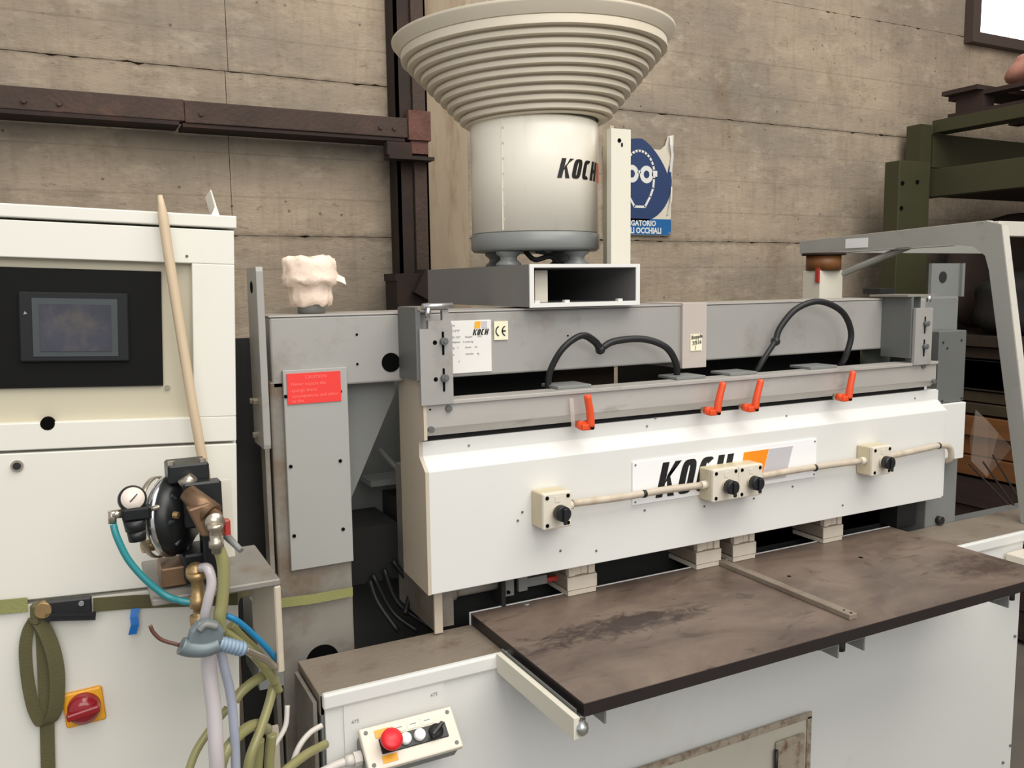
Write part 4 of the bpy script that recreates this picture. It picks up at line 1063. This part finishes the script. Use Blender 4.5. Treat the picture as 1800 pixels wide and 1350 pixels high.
for k in range(8):
    d = (a_*math.cos(k*math.pi/4)+b2*math.sin(k*math.pi/4)); s0 = pc+ax*.017+d*.010; s1 = pc+ax*.005+d*.050
    r8.cyl(s0,s1,.0028,n=6)
r8.build('cooling_rib','hmi_frame',pm)
MB().box(.112,.168,PY-.02,PY+.035,1.322,1.350,bev=.003).build('upper_manifold','pump_black',pm)
MB().box(.128,.180,PY-.045,PY-.021,1.262,1.327,bev=.003).build('front_block','pump_black',pm)
MB().box(.124,.176,PY-.04,PY+.03,1.183,1.223,bev=.003).build('lower_manifold','pump_black',pm)
MB().box(.150,.172,PY-.05,PY-.01,1.20,1.30,bev=.003).build('mid_block','pump_black',pm)
MB().box(.094,.128,PY-.03,PY+.03,1.177,1.205,bev=.002).build('mount_bracket','bronze',pm)
for x in (.118,.160): MB().cyl((x,PY-.012,1.350),(x,PY-.012,1.355),.005,n=6).build('bolt','nickel',pm)
MB().cyl((.132,PY-.03,1.322),(.144,PY-.035,1.334),.012,.007,n=14).build('elbow','nickel',pm)
# bronze block fitting, slanting to lower right
A0 = at(330,866,Y=1.235); A1 = at(372,905,Y=1.205)
m_ = MB().cyl(A0,A1,.0125,.0175,n=16); m_.build('bronze_block','bronze',pm)
B0 = at(362,892,Y=1.215); B1 = at(382,915,Y=1.205); B2 = at(368,938,Y=1.21)
MB().prism([(0,0),(.030,-.004),(.030,.028),(.012,.046),(-.016,.040)], lambda u,v,w: B2+Vector((u-.012,w,v)), -.012,.012).build('bronze_block','bronze',pm,bev=.003)
E0 = at(378,921,Y=1.19); E1 = at(385,962,Y=1.19)
MB().lathe([(.011,0),(.011,-.006),(.0085,-.008),(.0085,-.022),(.010,-.023),(.010,-.032),(.007,-.033),(.007,-.040)],c=E0,n=16,cap=True).build('elbow_fitting','nickel',pm)
MB().lathe([(.0001,-.008),(.013,-.007),(.013,.0),(.0001,.001)],c=E0+Vector((0,.006,.002)),ax=(0,1,0),n=16).build('elbow_nut','nickel',pm)
v0 = at(398,925,Y=1.22)
MB().box(v0.x-.004,v0.x+.005,1.214,1.228,v0.z-.016,v0.z+.010,bev=.002).build('valve_handle','red_metal',pm)
MB().cyl(at(398,942,Y=1.22),at(424,968,Y=1.19),.0055,.004,n=10).build('valve_lever','slate_grey',pm)
F0 = at(346,1010,Y=1.22); 
MB().lathe([(.013,.004),(.013,-.004),(.008,-.008),(.009,-.030),(.012,-.032),(.012,-.046),(.008,-.048),(.008,-.058),(.013,-.059),(.012,-.078)],c=F0,n=14,cap=True).build('brass_fitting','brass',pm)
MB().lathe([(.0001,-.012),(.013,-.010),(.014,0),(.013,.010)],c=F0+Vector((0,.008,0)),ax=(0,1,0),n=16).build('brass_nut','brass',pm)
p = at(305,905,Y=1.26); MB().cyl(p,p+Vector((.006,-.004,-.001)),.005,n=8).build('bolt','brass',pm)
MB().box(.165,.205,1.33,1.335,1.19,1.31).build('clear_cover','post_cream',pm)
p = at(250,962,Y=1.30); MB().cyl(p,p+Vector((.035,.01,.002)),.009,n=12).build('wooden_peg','brass',pm)
# regulator
rg = thing('pressure_regulator', 'small black air pressure regulator with round white gauge', 'regulator', at(235,950,Y=1.26))
RY=1.26
g = at(233,875,Y=RY); b0 = at(236,900,Y=RY)
MB().lathe([(.0001,0),(.017,0),(.0185,-.003),(.0185,-.012),(.012,-.016),(.0001,-.017)],c=g+Vector((0,-.004,.0)),ax=(.05,-1,.35),n=28).build('gauge_case','black_plastic',rg)
gd = Vector((.05,-1,.35)).normalized()
dl = MB().lathe([(.0001,.0006),(.0152,.0006),(.0152,.0)],c=g+Vector((0,-.004,0))+gd*.0002,ax=(.05,-1,.35),n=28).build('gauge_dial','gauge_face',rg)
MB().cyl(g+Vector((-.004,-.006,-.004))+gd*.001,g+Vector((.006,-.006,.006))+gd*.001,.0008,n=6).build('needle','black_plastic',dl)
MB().box(b0.x-.016,b0.x+.020,RY-.013,RY+.013,b0.z-.010,b0.z+.008,bev=.003).build('body','hmi_bezel',rg)
MB().cyl((b0.x,RY,b0.z-.010),(b0.x,RY,b0.z-.026),.0155,.013,n=18).cyl((b0.x+.001,RY,b0.z-.026),(b0.x+.002,RY,b0.z-.040),.0125,.0115,n=18).build('adjusting_knob','black_plastic',rg)
MB().cyl((b0.x+.020,RY,b0.z+.001),(b0.x+.060,RY+.015,b0.z+.004),.0035,n=10).build('nipple','nickel',rg)
MB().cyl((b0.x-.016,RY,b0.z),(b0.x-.028,RY,b0.z),.006,n=10).cyl((b0.x-.027,RY,b0.z+.005),(b0.x-.028,RY,b0.z-.012),.0055,n=10).build('inlet_elbow','nickel',rg)

# =====================================================================
# HOSES
# =====================================================================
def hose(name, label, m, r, pts, n=12, extra=None):
    o = MB().tube(pts, r, n=n, sub=8).build(name, m); tag(solo(o), label, 'hose'); return o
P_ = lambda x,y,Y: at(x,y,Y=Y)
hose('air_hose','teal air hose curving from the gauge regulator to the brass fitting','teal_hose',.0048,[P_(199,922,1.255),P_(206,945,1.25),P_(225,983,1.245),P_(255,1018,1.24),P_(290,1046,1.235),P_(318,1056,1.225),P_(338,1059,1.22)])
hose('air_hose','bright blue air hose running down beside the shelf flange','blue_hose',.0043,[P_(398,1082,1.22),P_(418,1092,1.22),P_(445,1115,1.23),P_(472,1142,1.24),P_(492,1170,1.26)])
hose('yellow_hose','thick yellowish hose hanging straight down from the pump outlet','yellow_hose',.0085,[P_(383,962,1.195),P_(391,985,1.195),P_(393,1020,1.195),P_(390,1060,1.195),P_(386,1085,1.195),P_(388,1110,1.20)])
hose('yellow_hose','yellowish hose slanting right below the spray gun coil','yellow_hose',.0065,[P_(388,1108,1.205),P_(408,1120,1.22),P_(440,1145,1.235),P_(470,1180,1.25),P_(482,1200,1.26)])
hose('yellow_hose','upper yellowish hose alongside the bright blue hose','yellow_hose',.0065,[P_(405,1098,1.235),P_(425,1120,1.24),P_(455,1150,1.25),P_(478,1185,1.27),P_(490,1215,1.28)])
hose('clear_hose','clear hose arching from the brass fitting down behind the gun','clear_hose',.0068,[P_(355,998,1.215),P_(366,1000,1.20),P_(372,1025,1.195),P_(366,1055,1.195),P_(360,1085,1.20),P_(362,1120,1.21)])
hose('clear_hose','wide milky hose hanging below the spray gun','clear_hose',.0105,[P_(366,1130,1.21),P_(368,1180,1.21),P_(376,1250,1.20),P_(380,1320,1.19),P_(382,1370,1.19)])
hose('clear_hose','bluish clear hose hanging to the right of the milky one','blue_clear_hose',.0068,[P_(383,1120,1.225),P_(392,1165,1.225),P_(405,1220,1.225),P_(412,1290,1.22),P_(415,1370,1.22)])
hose('yellow_hose','short yellowish hose end sticking out left of the column foot','yellow_hose',.0075,[P_(478,1180,1.28),P_(450,1195,1.27),P_(425,1215,1.26),P_(412,1232,1.255)])
hose('yellow_hose','yellowish hose falling from the column foot to the lower left','yellow_hose',.0070,[P_(484,1190,1.29),P_(472,1240,1.27),P_(455,1290,1.25),P_(440,1330,1.24),P_(432,1375,1.24)])
hose('yellow_hose','yellowish hose arching widely at the bottom over the cabinet edge','yellow_hose',.0085,[P_(470,1282,1.30),P_(448,1274,1.27),P_(420,1292,1.24),P_(395,1325,1.22),P_(382,1375,1.22)])
hose('yellow_hose','thin yellowish hose crossing the milky hose low on the cabinet','yellow_hose',.0060,[P_(400,1245,1.27),P_(375,1275,1.26),P_(345,1320,1.25),P_(325,1375,1.24)])
hose('yellow_hose','yellowish hose standing upright in the dark gap beside the column','yellow_hose',.0080,[P_(478,1290,1.33),P_(474,1330,1.33),P_(472,1380,1.33)])
hose('yellow_hose','second upright yellowish hose in the gap, nearer the cabinet','yellow_hose',.0080,[P_(456,1300,1.33),P_(454,1335,1.33),P_(450,1380,1.33)])
hose('yellow_hose','yellowish hose coming out under the left end of the base','yellow_hose',.0080,[P_(572,1308,1.42),P_(540,1325,1.39),P_(505,1352,1.36),P_(480,1380,1.34)])
hose('white_cable','thin white cable curving beside the left end of the base','white_cable',.0050,[P_(566,1275,1.435),P_(545,1288,1.43),P_(526,1312,1.42),P_(514,1345,1.41),P_(510,1380,1.41)])
hose('white_cable','thin pale cable curling against the dark gap near the column','white_cable',.0042,[P_(505,1240,1.38),P_(502,1275,1.37),P_(488,1302,1.36),P_(470,1325,1.35)])
# spray gun
sg = thing('spray_gun', 'blue grey spray gun hanging across the hoses with brown wire', 'spray gun', P_(355,1140,1.17))
GY = 1.175
MB().tube([P_(318,1135,GY),P_(335,1140,GY),P_(362,1140,GY),P_(385,1132,GY)],lambda t:.0118-.001*t,n=14).build('barrel','gun_grey',sg)
fgun = [P_(x,y,GY) for x,y in ((328,1130),(334,1108),(347,1093),(364,1087),(384,1094),(394,1108),(392,1124),(384,1136),(345,1140))]
MB().prism([(p.x,p.z) for p in fgun], lambda u,v,w: Vector((u,w,v)), GY-.006,GY+.010).build('gun_body','gun_grey',sg,bev=.004)
MB().tube([P_(350,1108,GY-.008),P_(362,1098,GY-.008),P_(382,1102,GY-.008)],.0048,n=12).build('trigger','slate_grey',sg)
q0,q1 = P_(384,1130,GY),P_(430,1142,GY+.01)
m_ = MB(); m_.cyl(q0,q1,.0085,n=12)
for k in range(7):
    c0 = q0.lerp(q1,.05+k*.14); d=(q1-q0).normalized(); m_.lathe([(.008,-.0028),(.0108,0),(.008,.0028)],c=c0,ax=d,n=16)
m_.build('coil','coil_blue',sg)
MB().tube([q1,P_(448,1150,GY+.02),P_(468,1160,GY+.04),P_(482,1172,GY+.06)],.0055,n=10).build('braided_hose','nickel',sg)
MB().tube([P_(264,1100,GY),P_(270,1112,GY),P_(285,1125,GY),P_(315,1134,GY)],.0026,n=8).build('brown_wire','brown_wire',sg)

# flat bar behind the hoses and machine side rail at lower left
fb = MB().box(.276,.289,1.49,1.50,.55,.815).build('flat_bar','beige_side'); tag(solo(fb),'pale flat steel bar standing beside the column foot','bar')
sp_ = MB().box(.345,.352,1.46,1.60,0,.86).box(.3195,.328,1.652,1.69,0,1.300).build('side_channel','dirty_grey'); tag(solo(sp_),'dirty steel channel edge left of the machine column','channel')
dk = MB().box(.270,.3325,1.74,1.75,0,1.50).build('gap_shade_sheet','inside_dark'); tag(solo(dk),'dark sheet standing in for shade in the gap between cabinet and column','cover')  # added dark sheet, paints the soft shadow in this gap

# =====================================================================
# PALLET RACK ON THE RIGHT WITH ITS LOAD
# =====================================================================
rk = thing('pallet_rack', 'olive green pallet rack standing along the right against the wall', 'rack', (3.9,2.9,0))
MB().box(3.38,3.59,2.70,2.78,0,2.13).build('rack_upright','olive_rack',rk,bev=.003)
MB().box(3.72,3.80,2.86,2.94,0,2.34).build('rack_upright','olive_rack',rk)
MB().box(5.1,5.2,2.70,2.80,0,2.4).build('rack_upright','olive_rack',rk)
MB().box(3.80,3.90,-.2,2.86,2.30,2.36).build('rack_beam','olive_rack',rk,bev=.002)
MB().box(3.605,3.68,-.2,2.78,1.975,2.10).build('rack_beam','olive_rack',rk,bev=.002)
MB().box(3.62,3.70,2.2,2.70,1.10,1.23).build('rack_beam','rust_dark',rk,bev=.002)
MB().box(3.681,5.1,-.2,2.78,1.985,2.03).build('rack_shelf','rust_dark',rk)
MB().box(3.62,5.1,2.2,2.80,1.095,1.23).build('rack_shelf','rust_dark',rk)
MB().box(3.81,5.1,2.86,2.88,2.14,2.30).build('rack_panel','olive_rack',rk)
for q in ((1586,322),(1612,320),(1584,366)):
    p = at(*q,Y=2.70); MB().cyl(p,p+Vector((0,-.004,0)),.010,n=10).build('bolt_hole','dark_hole',rk)
pal = thing('wooden_pallet', 'dark wooden pallet lying on top of the olive rack', 'pallet', (4.3,1.8,2.362))
for i in range(6):
    MB().box(3.78,4.9,2.80-i*.42-.18,2.80-i*.42,2.462,2.482).build('deck_board','pallet_wood',pal)
for x in (3.83,4.3,4.78): MB().box(x,x+.08,.4,2.80,2.442,2.4615).build('stringer_board','pallet_wood',pal)
for x in (3.83,4.3,4.78):
    for y in (.45,1.55,2.62): MB().box(x,x+.08,y,y+.14,2.382,2.4415).build('block','pallet_wood',pal)
for x in (3.83,4.3,4.78): MB().box(x,x+.08,.4,2.80,2.362,2.3815).build('base_board','pallet_wood',pal)
def lump(name, label, cat, c, s, m, seed=0, amp=.16):
    random.seed(seed); bm = bmesh.new(); bmesh.ops.create_icosphere(bm, subdivisions=4, radius=1)
    ph = [random.uniform(0,6) for _ in range(9)]
    for v in bm.verts:
        p = v.co.copy(); k = 1+amp*(math.sin(3*p.x+ph[0])*math.sin(4*p.y+ph[1])+.5*math.sin(7*p.z+ph[2]+3*p.x)+.3*math.sin(11*p.y+ph[3]+5*p.z))
        q = p*k
        q = Vector(tuple(math.copysign(abs(t)**.75, t) for t in q))
        v.co = Vector((q.x*s[0], q.y*s[1], max(q.z,-.8)*s[2]))+Vector(c)
    for f_0 in bm.faces: f_0.smooth = True
    mb = MB(); mb.bm.free(); mb.bm = bm; o = mb.build(name, m); return tag(solo(o), label, cat)
lump('sack','pinkish plastic sack lying on the pallet','sack',(4.16,2.42,2.555),(.20,.22,.090),'pink_sack',5)
lump('sack','maroon sack beside the pink one on the pallet','sack',(4.20,1.90,2.545),(.26,.18,.075),'maroon_sack',6)
lump('canvas_bundle','dark rounded canvas bundle on the upper timber of the rack','bundle',(4.10,2.40,1.475),(.50,.20,.16),'dark_cloth',8,.08)
lump('canvas_bundle','brown cloth bundle filling the rack below the olive beam','bundle',(4.55,2.74,1.60),(.75,.10,.31),'brown_cloth',9,.06)
def boxy(name,label,cat,b,m,k=4,org=None):
    t = thing(name,label,cat,((b[0]+b[1])/2,(b[2]+b[3])/2,b[4]))
    h_ = (b[5]-b[4])/k
    for i in range(k):
        e = random.uniform(-.03,.03)
        MB().box(b[0]+e,b[1]+e,b[2]+e*.5,b[3],b[4]+i*h_+.003,b[4]+(i+1)*h_-.003,bev=.002).build('plank',m,t)
    return t
mat('olive_brown_wood',(64,54,36),.75,var=.2,vs=5,stretch=(1,6,6))
mat('dark_brown_wood',(52,38,28),.75,var=.2,vs=5,stretch=(1,6,6))
boxy('timber_stack','dark brown timber stack under the canvas bundle','timber',(3.62,5.0,2.22,2.66,1.235,1.345),'dark_brown_wood',2)
boxy('timber_stack','olive brown timber stack in the middle of the rack','timber',(3.62,5.0,2.22,2.66,.985,1.09),'olive_brown_wood',2)
boxy('timber_stack','orange brown timber stack low in the rack','timber',(3.62,5.0,2.20,2.66,.70,.98),'brown_wood',3)
boxy('timber_stack','dark timber stack on the floor of the rack','timber',(3.62,5.0,2.10,2.66,.02,.69),'pallet_wood',5)
m_ = MB()
flm = m_.ribbon([at(1710,745,Y=2.3),at(1722,775,Y=2.25),at(1745,800,Y=2.2),at(1775,790,Y=2.25)],[Vector((.03,0,.12)),Vector((.10,0,.16)),Vector((.06,0,.18)),Vector((.02,0,.02))],.001).build('plastic_film','film')
tag(solo(flm),'crumpled clear plastic film in front of the brown timber','film')
